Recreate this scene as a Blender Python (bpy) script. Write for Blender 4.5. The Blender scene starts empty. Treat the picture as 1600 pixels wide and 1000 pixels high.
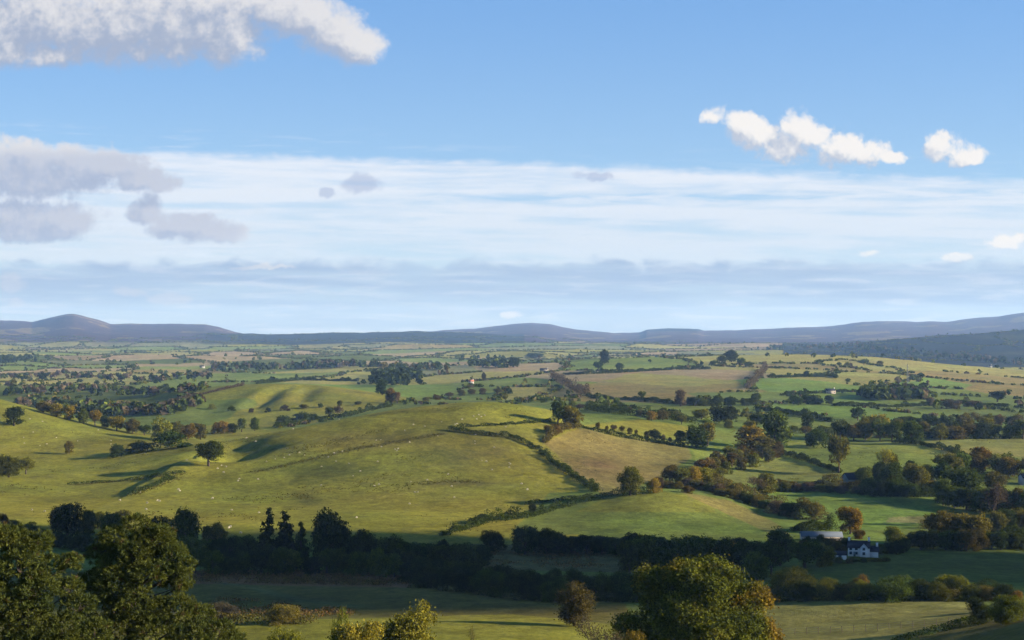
import bpy, math, numpy as np
from mathutils import Vector
R = math.radians
rng = np.random.default_rng(7)
scene = bpy.context.scene
COL = scene.collection

# ------------------------------------------------------------------ camera, world, sun, exposure
F, U0, V0 = 2198.0, 800.0, 520.0            # photograph: focal length in px, column of the axis, row of eye level (1600x1000)
EXPO = 1.8
cam_d = bpy.data.cameras.new('camera'); cam = bpy.data.objects.new('camera', cam_d); COL.objects.link(cam)
cam.location = (0, 0, 0); cam.rotation_euler = (R(90), 0, 0)
cam_d.sensor_width = 36; cam_d.lens = 36*F/1600; cam_d.shift_y = 20/1600
cam_d.clip_start = 0.5; cam_d.clip_end = 60000
scene.camera = cam
vs = scene.view_settings
scene.display_settings.display_device = 'sRGB'
vs.view_transform = 'Standard'; vs.look = 'None'; vs.exposure = EXPO; vs.gamma = 1; vs.use_curve_mapping = False
scene.cycles.use_denoising = True; scene.cycles.denoising_input_passes = 'RGB_ALBEDO_NORMAL'; scene.cycles.denoising_prefilter = 'ACCURATE'
scene.cycles.max_bounces = 6; scene.cycles.diffuse_bounces = 3; scene.cycles.transmission_bounces = 3; scene.cycles.volume_bounces = 1
scene.cycles.use_adaptive_sampling = True; scene.cycles.adaptive_threshold = 0.01

SUN_EL, SUN_AZ = R(17), R(97)               # azimuth from +Y (view direction) towards +X
SUN = Vector((math.cos(SUN_EL)*math.sin(SUN_AZ), math.cos(SUN_EL)*math.cos(SUN_AZ), math.sin(SUN_EL)))
sd = bpy.data.lights.new('sun', 'SUN'); sd.energy = 4.9; sd.angle = R(0.53); sd.color = (1, 0.86, 0.66)
so = bpy.data.objects.new('sun', sd); so.rotation_euler = SUN.to_track_quat('Z', 'Y').to_euler(); so.location = SUN*500; COL.objects.link(so)

class NT:
    """small helper for node trees"""
    def __init__(s, tree): s.t = tree; s.n = tree.nodes; s.l = tree.links
    def put(s, sock, v):
        if isinstance(v, bpy.types.NodeSocket): s.l.new(v, sock)
        elif v is not None:
            if hasattr(sock.default_value, '__len__') and not hasattr(v, '__len__'): v = (v,)*len(sock.default_value)
            if hasattr(sock.default_value, '__len__') and len(sock.default_value) == 4 and len(v) == 3: v = (*v, 1)
            sock.default_value = v
    def new(s, typ, **kw):
        n = s.n.new(typ)
        for k, v in kw.items(): setattr(n, k, v)
        return n
    def m(s, op, a, b=None, c=None, clamp=False):
        n = s.new('ShaderNodeMath', operation=op, use_clamp=clamp)
        for i, v in enumerate((a, b, c)): s.put(n.inputs[i], v)
        return n.outputs[0]
    def vm(s, op, a, b=None, out=0):
        n = s.new('ShaderNodeVectorMath', operation=op)
        s.put(n.inputs[0], a)
        if b is not None: s.put(n.inputs[1], b)
        return n.outputs[out]
    def mix(s, f, a, b, blend='MIX'):
        n = s.new('ShaderNodeMix', data_type='RGBA', blend_type=blend)
        s.put(n.inputs[0], f); s.put(n.inputs[6], a); s.put(n.inputs[7], b)
        return n.outputs[2]
    def mr(s, v, a, b, c=0., d=1., interp='SMOOTHSTEP'):
        n = s.new('ShaderNodeMapRange', interpolation_type=interp)
        for i, x in enumerate((v, a, b, c, d)): s.put(n.inputs[i], x)
        return n.outputs[0]
    def noise(s, vec, scale, detail=4, rough=.55, dist=0, out=0, dims='3D', w=None):
        n = s.new('ShaderNodeTexNoise', noise_dimensions=dims)
        s.put(n.inputs['Vector'], vec)
        n.inputs['Scale'].default_value = scale; n.inputs['Detail'].default_value = detail
        n.inputs['Roughness'].default_value = rough; n.inputs['Distortion'].default_value = dist
        return n.outputs[out]
    def comb(s, x, y, z=0.):
        n = s.new('ShaderNodeCombineXYZ')
        for i, v in enumerate((x, y, z)): s.put(n.inputs[i], v)
        return n.outputs[0]

def lin(r, g, b):
    f = lambda c: (c/255/12.92 if c <= 10 else ((c/255+.055)/1.055)**2.4)
    return (f(r), f(g), f(b))

SKY_S = 0.055
def sky_c(r, g, b):                          # display colour -> world colour before the background strength and exposure
    k = 1/(SKY_S*2**EXPO); return tuple(c*k for c in lin(r, g, b))

def build_world():
    w = bpy.data.worlds.new('World'); scene.world = w; w.use_nodes = True
    T = NT(w.node_tree); T.n.clear()
    out = T.new('ShaderNodeOutputWorld'); bg = T.new('ShaderNodeBackground'); bg.inputs[1].default_value = SKY_S
    T.l.new(bg.outputs[0], out.inputs[0])
    sk = T.new('ShaderNodeTexSky', sky_type='NISHITA', sun_disc=False, sun_elevation=SUN_EL, sun_rotation=SUN_AZ,
               altitude=200, air_density=1.0, dust_density=0.4, ozone_density=3.0)
    tc = T.new('ShaderNodeTexCoord'); sep = T.new('ShaderNodeSeparateXYZ'); T.l.new(tc.outputs['Generated'], sep.inputs[0])
    x, y, z = sep.outputs
    yy = T.m('MAXIMUM', T.m('ABSOLUTE', y), .08)
    P = T.m('MULTIPLY_ADD', T.m('DIVIDE', x, yy), F/100, U0/100)       # direction, measured in hundreds of photo px at infinity
    Q = T.m('MULTIPLY_ADD', T.m('DIVIDE', z, yy), -F/100, V0/100)
    pos = T.comb(P, Q, 0.)
    # --- blue of the sky: Nishita, cooled and brightened towards the photographed blue
    sky = T.mix(.70, sk.outputs[0], T.mix(T.mr(Q, -1.0, 4.9), sky_c(112, 166, 232), sky_c(164, 201, 238)))
    # --- thin high streaks
    st = T.noise(T.comb(T.m('MULTIPLY', P, .16), T.m('ADD', T.m('MULTIPLY', Q, 2.6), T.m('MULTIPLY', P, -.05))), 1.5, 5, .6, .3)
    st2 = T.noise(T.comb(T.m('MULTIPLY', P, .5), T.m('MULTIPLY', Q, 5.)), 1.6, 5, .62, .4)
    puff = T.noise(T.comb(T.m('MULTIPLY', P, 1.1), T.m('MULTIPLY', Q, 2.4)), 1.4, 5, .6, .5)
    edge = T.m('ADD', T.m('MULTIPLY_ADD', P, .034, 2.24), T.m('MULTIPLY', T.m('SUBTRACT', puff, .5), .32))
    band = T.mr(T.m('SUBTRACT', Q, edge), -.03, .16)
    cov = T.mr(T.m('ADD', T.m('MULTIPLY', st, .7), T.m('MULTIPLY', st2, .3)), .34, .56, .42, 1.)
    # a gap of blue under the brightest streaks on the right
    gap = T.m('MULTIPLY', T.mr(T.m('ABSOLUTE', T.m('SUBTRACT', Q, T.m('MULTIPLY_ADD', P, -.01, 3.2))), .02, .16, 1., 0.), T.mr(P, 4.5, 8.5))
    cov = T.m('MULTIPLY', cov, T.m('SUBTRACT', 1., T.m('MULTIPLY', gap, T.mr(st2, .35, .6, .75, .1))))
    fade = T.mr(Q, 3.7, 4.9, .93, .5)
    amt = T.m('MULTIPLY', T.m('MULTIPLY', band, cov), fade)
    sky = T.mix(amt, sky, T.mix(T.mr(Q, 2.4, 4.2), sky_c(232, 238, 248), sky_c(214, 226, 241)))
    # wisps above the edge
    wis = T.m('MULTIPLY', T.mr(T.m('SUBTRACT', Q, edge), -.5, 0.), T.mr(st2, .5, .72, 0., .55))
    sky = T.mix(T.m('MULTIPLY', wis, T.mr(P, 1., 9., 1., .3)), sky, sky_c(222, 234, 250))
    # --- low grey layer over the horizon
    lay = T.m('MULTIPLY', T.mr(T.m('ADD', Q, T.m('MULTIPLY', T.m('SUBTRACT', puff, .5), .5)), 4.02, 4.22), T.mr(Q, 4.6, 5.1, 1., .8))
    lay = T.m('MULTIPLY', lay, T.mr(st, .3, .62, .45, .9))
    sky = T.mix(lay, sky, sky_c(154, 177, 210))
    sky = T.mix(T.m('MULTIPLY', T.mr(st2, .48, .68, 0., .5), T.mr(Q, 4.0, 4.3)), sky, sky_c(205, 216, 234))
    # --- cumulus: lobes of real directions, ragged by noise, lit from the sun's side
    blobs = [(60,28,150,58),(170,38,125,52),(262,32,110,58),(345,45,66,50),(330,8,95,40),(470,22,60,34),(520,48,50,34),(558,72,38,28),(0,60,80,42),(425,8,60,26),(78,86,34,18),
             (60,270,135,44),(150,262,90,38),(225,284,62,22),(10,248,70,36),(75,345,92,32),(5,338,70,30),(60,368,70,16),(228,330,34,24),(290,354,60,24),(348,362,42,18),
             (1122,180,22,15),(1165,190,30,18),(1180,212,44,24),(1218,232,48,24),(1250,198,36,26),(1290,224,66,32),(1350,238,46,22),(1398,245,28,9),
             (1478,232,34,22),(1505,245,44,17),
             (566,287,34,18),(508,299,14,9),(935,275,36,10),(14,442,36,18),(26,470,16,9),(268,466,36,10),(205,458,30,8),(802,490,24,7),
             (1498,404,30,10),(1568,376,46,14),(412,417,48,4),(1360,399,20,8)]
    g = bpy.data.node_groups.new('cloud_density', 'ShaderNodeTree')
    g.interface.new_socket('Vector', in_out='INPUT', socket_type='NodeSocketVector')
    g.interface.new_socket('Density', in_out='OUTPUT', socket_type='NodeSocketFloat')
    G = NT(g); gi = G.new('NodeGroupInput'); go = G.new('NodeGroupOutput')
    v = gi.outputs[0]
    n1 = G.noise(v, 1.3, 8, .66, .3, out=1)
    wv = G.vm('ADD', v, G.vm('MULTIPLY', G.vm('SUBTRACT', n1, (.5, .5, .5)), (.62, .40, 0.)))
    best = None
    for cx, cy, rx, ry in blobs:
        if cy < 110: rx *= 1.08; ry *= 1.12
        if cx > 1100 and cy < 260: rx *= 1.14; ry *= 1.16
        d = G.vm('MULTIPLY', G.vm('SUBTRACT', wv, (cx/100, cy/100, 0)), (100/rx, 100/ry, 0))
        q = G.vm('DOT_PRODUCT', d, d, out=1)
        best = q if best is None else G.m('SMOOTH_MIN', best, q, .45)
    n2 = G.noise(v, 1.9, 9, .64)
    vo = G.new('ShaderNodeTexVoronoi', feature='SMOOTH_F1', voronoi_dimensions='2D'); vo.inputs['Scale'].default_value = 2.6; vo.inputs['Smoothness'].default_value = .35
    vo.inputs['Detail'].default_value = 3.5; vo.inputs['Roughness'].default_value = .55; vo.inputs['Lacunarity'].default_value = 2.3
    G.l.new(G.vm('ADD', v, G.vm('MULTIPLY', G.vm('SUBTRACT', n1, (.5, .5, .5)), (.35, .25, 0.))), vo.inputs['Vector'])
    n5 = G.noise(v, 7.5, 6, .62)
    sx = G.new('ShaderNodeSeparateXYZ'); G.l.new(v, sx.inputs[0])
    bil = G.m('MULTIPLY', G.m('SUBTRACT', .72, vo.outputs['Distance']), G.mr(sx.outputs[0], 5.6, 8.5, .65, .9))
    G.l.new(G.m('ADD', G.m('MULTIPLY_ADD', G.m('SUBTRACT', n5, .5), .6, G.m('ADD', G.m('SUBTRACT', G.m('ADD', G.mr(sx.outputs[0], 5.6, 8.5, 1.24, 1.08), G.m('MULTIPLY', G.mr(sx.outputs[1], 1.1, 1.5, .42, 0.), G.mr(sx.outputs[0], 5.6, 8.5, 1., 0.))), best), bil)), G.m('MULTIPLY', G.m('SUBTRACT', n2, .5), G.mr(sx.outputs[0], 5.6, 8.5, .8, 1.0))), go.inputs[0])
    def dens(vec):
        n = T.new('ShaderNodeGroup'); n.node_tree = g; T.put(n.inputs[0], vec); return n.outputs[0]
    D0 = dens(pos); D1 = dens(T.vm('ADD', pos, (.22, -.26, 0)))
    alpha = T.mr(D0, -.05, T.m('MULTIPLY', T.mr(P, 3., 9., 1.25, 1.12), T.mr(Q, 1.3, 2.2, 1., .68)))
    alpha = T.m('MULTIPLY', alpha, T.mr(Q, 3.5, 4.2, 1., .55))
    lit = T.m('MULTIPLY_ADD', T.m('SUBTRACT', D0, D1), .46, .42, clamp=True)
    dark = T.mix(T.mr(P, 3.5, 11.), sky_c(166, 177, 200), sky_c(190, 198, 214))
    ccol = T.mix(T.mr(lit, .2, .85), dark, T.mix(T.mr(P, 4., 10.), sky_c(226, 225, 227), sky_c(248, 244, 240)))
    lob = T.m('MULTIPLY', T.mr(Q, 2.2, 2.5), T.mr(P, 3.6, 4.2, 1., 0.))              # the left bank stands in shade
    ccol = T.mix(T.m('MULTIPLY', lob, .6), ccol, sky_c(170, 183, 210))
    small = T.m('MULTIPLY', T.m('MULTIPLY', T.mr(P, 4.7, 4.9), T.mr(P, 9.8, 10.2, 1., 0.)), T.m('MULTIPLY', T.mr(Q, 2.4, 2.6), T.mr(Q, 3.4, 3.6, 1., 0.)))
    ccol = T.mix(small, ccol, sky_c(170, 184, 214))
    alpha = T.m('MULTIPLY', alpha, T.m('SUBTRACT', 1., T.m('MULTIPLY', small, .35)))
    sky = T.mix(T.m('MULTIPLY', alpha, .96), sky, ccol)
    T.l.new(sky, bg.inputs[0])
    w.cycles.sampling_method = 'MANUAL'; w.cycles.sample_map_resolution = 512
build_world()

# ------------------------------------------------------------------ noise in plan
def vnoise(x, y, seed=0):
    xi = np.floor(x).astype(np.int64); yi = np.floor(y).astype(np.int64); fx = x-xi; fy = y-yi
    fx = fx*fx*fx*(fx*(fx*6-15)+10); fy = fy*fy*fy*(fy*(fy*6-15)+10)
    def h(a, b):
        n = (a*374761393 + b*668265263 + seed*974634777) & 0xffffffff
        n = ((n ^ (n >> 13))*1274126177) & 0xffffffff
        return ((n ^ (n >> 16)) & 0xffff)/65535.0
    return (h(xi, yi)*(1-fx)+h(xi+1, yi)*fx)*(1-fy)+(h(xi, yi+1)*(1-fx)+h(xi+1, yi+1)*fx)*fy
def fbm(x, y, scale, octaves=4, seed=0):
    s = 0; a = .5; x = x/scale; y = y/scale
    for k in range(octaves):
        s = s+a*(vnoise(x, y, seed+k*17)-.5); x = x*2.03+5.1; y = y*2.03+1.7; a *= .5
    return s
def smooth(x, a, b):
    t = np.clip((x-a)/(b-a), 0, 1); return t*t*(3-2*t)

# ------------------------------------------------------------------ terrain: depth profiles along view columns
NEAR = [(55,1270),(90,1205),(130,1130),(165,1075)]
FAR = [(4500,553),(6500,541),(9000,533),(12000,530),(20000,528)]
cols = {
 -500: NEAR+[(200,1040),(260,975),(330,915),(420,850),(480,820),(560,788),(640,755),(720,725),(800,695),(870,660),(950,622),(1030,600),(1150,612),(1350,625),(1600,622),(1900,608),(2400,590),(3200,570)],
 0: NEAR+[(200,1040),(260,980),(330,920),(420,855),(480,826),(560,795),(640,768),(720,748),(800,728),(870,697),(950,655),(1000,630),(1030,622),(1120,640),(1300,652),(1500,638),(1800,615),(2400,591),(3200,571)],
 200: NEAR+[(205,1035),(260,980),(330,925),(420,865),(480,833),(560,803),(640,775),(700,754),(760,738),(820,714),(860,700),(920,688),(1000,675),(1100,674),(1300,656),(1500,640),(1800,616),(2400,591),(3200,571)],
 300: NEAR+[(205,1035),(260,978),(330,925),(420,872),(480,836),(540,812),(600,788),(660,764),(720,736),(770,716),(810,699),(850,693),(900,693),(1000,684),(1150,672),(1300,656),(1450,625),(1560,612),(1750,613),(2400,589),(3200,571)],
 400: NEAR+[(200,1032),(250,985),(300,948),(340,922),(380,902),(430,876),(480,842),(540,815),(600,790),(660,765),(720,735),(770,705),(810,687),(840,681),(900,690),(1000,692),(1150,672),(1300,656),(1400,628),(1500,606),(1580,600),(1700,604),(2000,598),(2400,587),(3200,570)],
 540: NEAR+[(200,1032),(250,985),(300,948),(340,922),(380,902),(430,878),(480,846),(540,815),(600,789),(680,750),(760,705),(830,668),(870,652),(920,658),(1000,672),(1200,660),(1350,640),(1500,612),(1580,605),(1700,608),(2000,600),(2400,586),(3200,569)],
 640: NEAR+[(200,1032),(250,985),(300,948),(340,922),(380,902),(430,880),(480,850),(540,819),(600,792),(700,739),(800,681),(870,645),(905,636),(960,646),(1100,655),(1300,640),(1600,622),(2000,602),(2400,587),(3200,568)],
 800: NEAR+[(200,1032),(250,985),(300,948),(340,925),(380,905),(430,885),(480,860),(530,831),(600,796),(700,740),(800,681),(870,643),(910,629),(960,640),(1100,650),(1250,641),(1400,628),(1700,608),(2000,594),(2400,579),(3200,563)],
 880: NEAR+[(200,1035),(250,988),(300,950),(340,928),(380,908),(430,888),(480,866),(540,826),(600,798),(700,742),(800,697),(870,662),(920,645),(970,648),(1100,647),(1250,639),(1400,627),(1700,607),(2000,592),(2400,577),(3200,562)],
 1000: NEAR+[(200,1035),(250,988),(300,950),(340,930),(380,910),(430,885),(480,852),(530,828),(580,795),(620,771),(660,768),(700,758),(760,735),(820,710),(880,690),(930,672),(980,658),(1050,648),(1150,644),(1300,636),(1400,627),(1700,605),(2000,588),(2400,574),(3200,560)],
 1100: NEAR+[(200,1035),(250,988),(300,950),(340,930),(380,910),(430,885),(480,852),(540,828),(590,796),(640,771),(700,764),(760,742),(830,718),(900,696),(960,678),(1030,663),(1150,651),(1300,640),(1400,630),(1700,606),(2000,588),(2400,573),(3200,559)],
 1200: NEAR+[(200,1035),(250,985),(290,948),(315,934),(350,915),(400,893),(440,872),(480,852),(540,830),(600,808),(660,785),(720,765),(780,745),(850,722),(920,700),(1000,683),(1080,668),(1200,655),(1400,632),(1700,606),(2000,586),(2400,568),(2750,559),(3300,561)],
 1400: NEAR+[(200,1028),(250,970),(290,937),(340,915),(400,886),(450,868),(500,850),(560,828),(620,800),(680,776),(740,755),(800,735),(870,712),(940,695),(1000,685),(1100,672),(1250,656),(1400,640),(1700,612),(2000,591),(2300,574),(2600,563),(2800,562),(3300,567)],
 1600: [(55,1200),(90,1090),(120,1040),(150,1000),(180,968),(210,966),(250,956),(290,940),(340,915),(400,890),(450,872),(500,855),(560,835),(640,800),(720,768),(800,740),(880,715),(950,700),(1010,688),(1100,676),(1250,660),(1400,645),(1700,620),(2000,600),(2300,585),(2550,577),(2750,576),(3300,581)],
 2100: [(55,1190),(90,1060),(120,1000),(150,960),(180,945),(210,944),(250,938),(290,926),(340,905),(400,885),(500,853),(640,800),(800,742),(950,702),(1100,676),(1400,645),(2000,600),(2550,580),(3300,582)],
}
pts = []
for u, prof in cols.items():
    for y, v in prof+FAR: pts.append((u/200., math.log(y)*11., v-520.))
pts = np.array(pts)
def rbf_fit(p):
    d = np.sqrt(((p[:, None, :2]-p[None, :, :2])**2).sum(-1)+.35)
    n = len(p); A = np.zeros((n+3, n+3)); A[:n, :n] = d+np.eye(n)*(-.02)
    A[:n, n] = 1; A[:n, n+1:] = p[:, :2]; A[n:, :n] = A[:n, n:].T
    return np.linalg.solve(A, np.concatenate([p[:, 2], np.zeros(3)]))
rbf_w = rbf_fit(pts)
def rbf_eval(a, b):
    out = np.empty(a.size); a = a.ravel(); b = b.ravel(); n = len(pts)
    for i in range(0, a.size, 40000):
        A = a[i:i+40000, None]; B = b[i:i+40000, None]
        d = np.sqrt((A-pts[:, 0])**2+(B-pts[:, 1])**2+.35)
        out[i:i+40000] = d@rbf_w[:n]+rbf_w[n]+A[:, 0]*rbf_w[n+1]+B[:, 0]*rbf_w[n+2]
    return out
# distant ranges: crest depth, width in log depth, foot row, skyline
RANGES = [
 (11000,.42,537,[(-700,512),(-300,508),(0,500),(30,501),(50,503),(80,496),(100,491.5),(115,490),(128,492),(150,499),(172,506),(240,506),(320,506.5),(340,510),(365,518),(400,526),(500,533)]),
 (8300,.26,543,[(100,536),(200,533),(330,520.5),(440,522),(520,519),(560,519.5),(640,518),(720,519.5),(780,523),(860,528),(950,534)]),
 (12800,.50,541,[(420,530),(560,521),(660,518),(740,514),(780,508.5),(830,505),(860,507),(900,515),(960,520),(1000,519),(1010,515),(1040,513.5),(1092,514),(1100,516.5),(1160,516),(1200,514),(1300,510),(1350,503),(1400,502),(1480,502),(1520,497.5),(1560,494),(1600,489),(1700,480),(1900,472),(2600,480)]),
 (5600,.26,569,[(1150,568),(1230,556),(1290,548),(1340,536),(1400,530),(1480,523),(1540,519),(1600,515),(1750,505),(2100,495),(2600,510)]),
]
AZ_IN = np.linspace(R(-23.5), R(23.5), 660)
AZ = np.concatenate([np.linspace(-math.pi, R(-60), 40, endpoint=False), np.linspace(R(-60), R(-23.5), 46, endpoint=False), AZ_IN,
                     np.linspace(R(23.5), R(60), 47)[1:], np.linspace(R(60), math.pi, 41)[1:]])
lg = lambda a, b, n: np.exp(np.linspace(math.log(a), math.log(b), n, endpoint=False))
RR = np.concatenate([np.linspace(1, 55, 24, endpoint=False), lg(55, 240, 90), lg(240, 1150, 520), lg(1150, 4000, 230), lg(4000, 16000, 170), [16000.]])
A2, R2 = np.meshgrid(AZ, RR, indexing='ij')
X2 = R2*np.sin(A2); Y2 = R2*np.cos(A2)
YE = R2*np.cos(np.clip(np.abs(A2), 0, R(55)))
UE = np.clip(U0+F*np.tan(np.clip(A2, R(-45), R(45))), -600, 2200)
vv = rbf_eval(UE/200., np.log(np.maximum(YE, 40))*11.).reshape(A2.shape)
ly = np.log(np.maximum(YE, 40))
UX = UE+fbm(UE, ly*300, 60, 3, 3)*10
for D, wd, foot, sky_ in RANGES:
    q = np.array(sky_, float); vc = np.interp(UE, q[:, 0], q[:, 1])+fbm(UE, UE*0, 26, 3, int(D))*2.2
    t = (ly-math.log(D))/wd
    bump = np.where(t < 0, np.exp(-np.abs(t)**1.7*1.4), np.exp(-t*t*6))
    bump = bump*(1+1.3*fbm(UE, ly*420, 90, 4, int(D)+5)*bump*(1-bump))
    vk = foot-520+(vc-foot)*np.clip(bump, 0, 1)+45*(1-smooth(bump, 0, .10))
    vv = np.where(YE > 3600, np.minimum(vv, vk), vv)
Z2 = -vv/F*YE
near = smooth(R2, 30, 75)
Z2 = Z2*near+(-1.7-.31*R2)*(1-near)
back = smooth(np.abs(A2), R(62), R(115))
Z2 = Z2*(1-back)+(-2-.02*R2)*back*(1-smooth(R2, 600, 2500))-45*back*smooth(R2, 600, 2500)
# undulation
amp = smooth(R2, 60, 400)
Z2 += amp*(fbm(X2, Y2, 22, 4, 11)*1.3+fbm(X2, Y2, 90, 3, 12)*2.9)
Z2 += smooth(R2, 1300, 3000)*(fbm(X2, Y2, 560, 4, 13)*27)*(1-smooth(R2, 5000, 9000)*.5)
def seg_field(p, q):
    """distance to the segment p-q in plan, and the signed side"""
    px, py = p[0], p[1]; dx, dy = q[0]-p[0], q[1]-p[1]; L2 = dx*dx+dy*dy
    t = np.clip(((X2-px)*dx+(Y2-py)*dy)/L2, 0, 1)
    cx = X2-px-t*dx; cy = Y2-py-t*dy
    return np.hypot(cx, cy), np.sign(dx*(Y2-py)-dy*(X2-px))
def at_depth(u, y): return ((u-U0)/F*y, y)
# gullies in the far knoll, hollow and banks on the sheep hill
for (ua, ya, ub, yb, wd, dp) in [(447,1530,392,1400,12,3.8),(486,1540,470,1420,13,3.8),(362,1480,330,1360,26,4.5),(420,1450,398,1370,18,3.5),(400,790,352,765,14,6),(352,765,372,820,13,5)]:
    d, s = seg_field(at_depth(ua, ya), at_depth(ub, yb)); Z2 -= dp*np.exp(-(d/wd)**2)
for (ua, ya, ub, yb, wd, hh) in [(105,742,292,782,9,2.6),(212,655,300,760,8,2.4)]:
    d, s = seg_field(at_depth(ua, ya), at_depth(ub, yb)); Z2 += hh*np.where(s > 0, np.exp(-(d/(wd*.45))**2), np.exp(-(d/(wd*2.2))**2))
FIX = np.abs(AZ_IN[1]-AZ_IN[0])

def grid_pos(x, y):
    az = np.arctan2(x, y); r = np.hypot(x, y)
    i = np.interp(az, AZ, np.arange(len(AZ))); j = np.interp(r, RR, np.arange(len(RR)))
    i0 = np.clip(i.astype(int), 0, len(AZ)-2); j0 = np.clip(j.astype(int), 0, len(RR)-2)
    return i0, j0, i-i0, j-j0
def ground_z(x, y):
    x = np.atleast_1d(np.asarray(x, float)); y = np.atleast_1d(np.asarray(y, float))
    i, j, a, b = grid_pos(x, y)
    return (Z2[i, j]*(1-b)+Z2[i, j+1]*b)*(1-a)+(Z2[i+1, j]*(1-b)+Z2[i+1, j+1]*b)*a
RS = lg(90, 14000, 2600)
def at(u, v, ymin=90):
    """first point of the ground along the direction of photo position (u, v)"""
    ry = RS[RS >= ymin]; x = (u-U0)/F*ry
    vt = V0-F*ground_z(x, ry)/ry
    k = np.nonzero(vt <= v)[0]
    k = k[0] if len(k) else len(ry)-1
    y = ry[k]
    if k > 0 and vt[k-1] > v >= vt[k]: y = ry[k-1]+(ry[k]-ry[k-1])*(vt[k-1]-v)/(vt[k-1]-vt[k]+1e-9)
    x = (u-U0)/F*y
    return np.array([x, y, ground_z(x, y)[0]])
VT2 = V0-F*Z2/np.maximum(Y2, 1); UT2 = U0+F*X2/np.maximum(Y2, 1)

# ------------------------------------------------------------------ mesh helpers
def make_mesh(name, verts, faces_flat, counts, mats, smooth_=False, colors=None, mat_idx=None):
    me = bpy.data.meshes.new(name)
    verts = np.ascontiguousarray(verts, np.float32); counts = np.asarray(counts, np.int32)
    me.vertices.add(len(verts)); me.vertices.foreach_set('co', verts.ravel())
    me.loops.add(len(faces_flat)); me.loops.foreach_set('vertex_index', np.asarray(faces_flat, np.int32))
    me.polygons.add(len(counts)); st = np.zeros(len(counts), np.int32); st[1:] = np.cumsum(counts)[:-1]
    me.polygons.foreach_set('loop_start', st); me.polygons.foreach_set('loop_total', counts)
    if smooth_: me.polygons.foreach_set('use_smooth', np.ones(len(counts), bool))
    if mat_idx is not None: me.polygons.foreach_set('material_index', np.asarray(mat_idx, np.int32))
    if colors is not None:
        at_ = me.color_attributes.new('Col', 'FLOAT_COLOR', 'POINT')
        c = np.ones((len(verts), 4), np.float32); c[:, :3] = colors
        at_.data.foreach_set('color', c.ravel())
    for m_ in (mats if isinstance(mats, (list, tuple)) else [mats]): me.materials.append(m_)
    me.update(calc_edges=True)
    return me
def link(name, me, parent=None, loc=None, kind=None, label=None, cat=None, group=None):
    o = bpy.data.objects.new(name, me); COL.objects.link(o)
    if parent is not None: o.parent = parent
    if loc is not None: o.location = loc
    for k, v in (('kind', kind), ('label', label), ('category', cat), ('group', group)):
        if v: o[k] = v
    return o
def bsdf_mat(name):
    m = bpy.data.materials.new(name); m.use_nodes = True; T = NT(m.node_tree)
    b = T.n['Principled BSDF']; b.inputs['Roughness'].default_value = .9; b.inputs['Specular IOR Level'].default_value = .15
    return m, T, b

# ------------------------------------------------------------------ ground colours: what grows in each field
def in_poly(poly, U, V):
    p = np.array(poly, float); inside = np.zeros(U.shape, bool)
    x0, y0 = p[-1]
    for x1, y1 in p:
        c = ((y1 > V) != (y0 > V)) & (U < (x0-x1)*(V-y1)/(y0-y1+1e-12)+x1)
        inside ^= c; x0, y0 = x1, y1
    return inside
C0 = dict(olive=(.150,.146,.022), green=(.098,.125,.026), bright=(.135,.158,.030), vivid=(.105,.150,.028), tan=(.150,.122,.040), pink=(.185,.145,.075),
         yel=(.170,.160,.045), dull=(.095,.088,.022), deep=(.068,.084,.015), bracken=(.15,.080,.042), rough=(.092,.082,.030), grey=(.11,.115,.05))
C = {k: tuple(.735*np.array(v)) for k, v in C0.items()}
gcol = np.empty(X2.shape+(3,)); gcol[:] = C['green']
def field(poly, c, y0, y1, k=1.):
    m = (Y2 > y0) & (Y2 < y1)
    m[m] = in_poly(poly, UT2[m]+fbm(X2[m], Y2[m], 9, 2, 5)*3, VT2[m]+fbm(X2[m], Y2[m], 9, 2, 6)*2)
    gcol[m] = gcol[m]*(1-k)+np.array(C[c])*k
gcol[(Y2 > 470) & (Y2 < 1150) & (UT2 < 905)] = C['olive']
field([(-200,895),(640,893),(960,900),(1000,1000),(-200,1100)], 'dull', 170, 460)
field([(280,893),(480,890),(650,900),(640,918),(430,915),(300,912)], 'bracken', 250, 470, .8)
field([(300,955),(480,968),(800,960),(960,975),(960,1100),(-100,1100)], 'olive', 150, 300)
field([(730,850),(990,852),(985,895),(760,890)], 'rough', 330, 520)
field([(860,770),(1020,762),(1130,775),(1240,805),(1230,835),(840,835),(800,830)], 'green', 500, 720)
field([(900,800),(960,772),(1020,766),(1100,778),(1120,800)], 'olive', 500, 720, .5)
field([(1060,768),(1140,782),(1215,818),(1235,835),(1200,832),(1140,805)], 'tan', 480, 720, .7)
field([(850,692),(905,668),(960,682),(1075,697),(1082,715),(1040,740),(965,775),(938,772)], 'tan', 620, 960, .85)
field([(905,665),(1000,655),(1085,668),(1075,697),(960,682)], 'olive', 800, 1100)
field([(1080,700),(1200,690),(1480,690),(1480,745),(1320,742),(1200,745),(1100,745)], 'bright', 650, 1050)
field([(1215,712),(1310,740),(1290,758),(1180,756),(1110,750)], 'yel', 600, 900, .5)
field([(1430,681),(1700,681),(1700,716),(1480,712)], 'yel', 800, 1100, .8)
field([(1180,765),(1490,770),(1470,812),(1420,826),(1300,830),(1240,800)], 'vivid', 560, 760)
field([(1390,808),(1470,806),(1440,818),(1385,816)], 'pink', 540, 720, .6)
field([(1270,850),(1700,850),(1700,912),(1240,905)], 'deep', 340, 520)
field([(1180,938),(1540,936),(1520,975),(1400,1000),(1340,1100),(1100,1100)], 'yel', 200, 330, .85)
field([(1400,1010),(1500,975),(1600,955),(1800,950),(1800,1200),(1300,1200)], 'dull', 50, 235)
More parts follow.
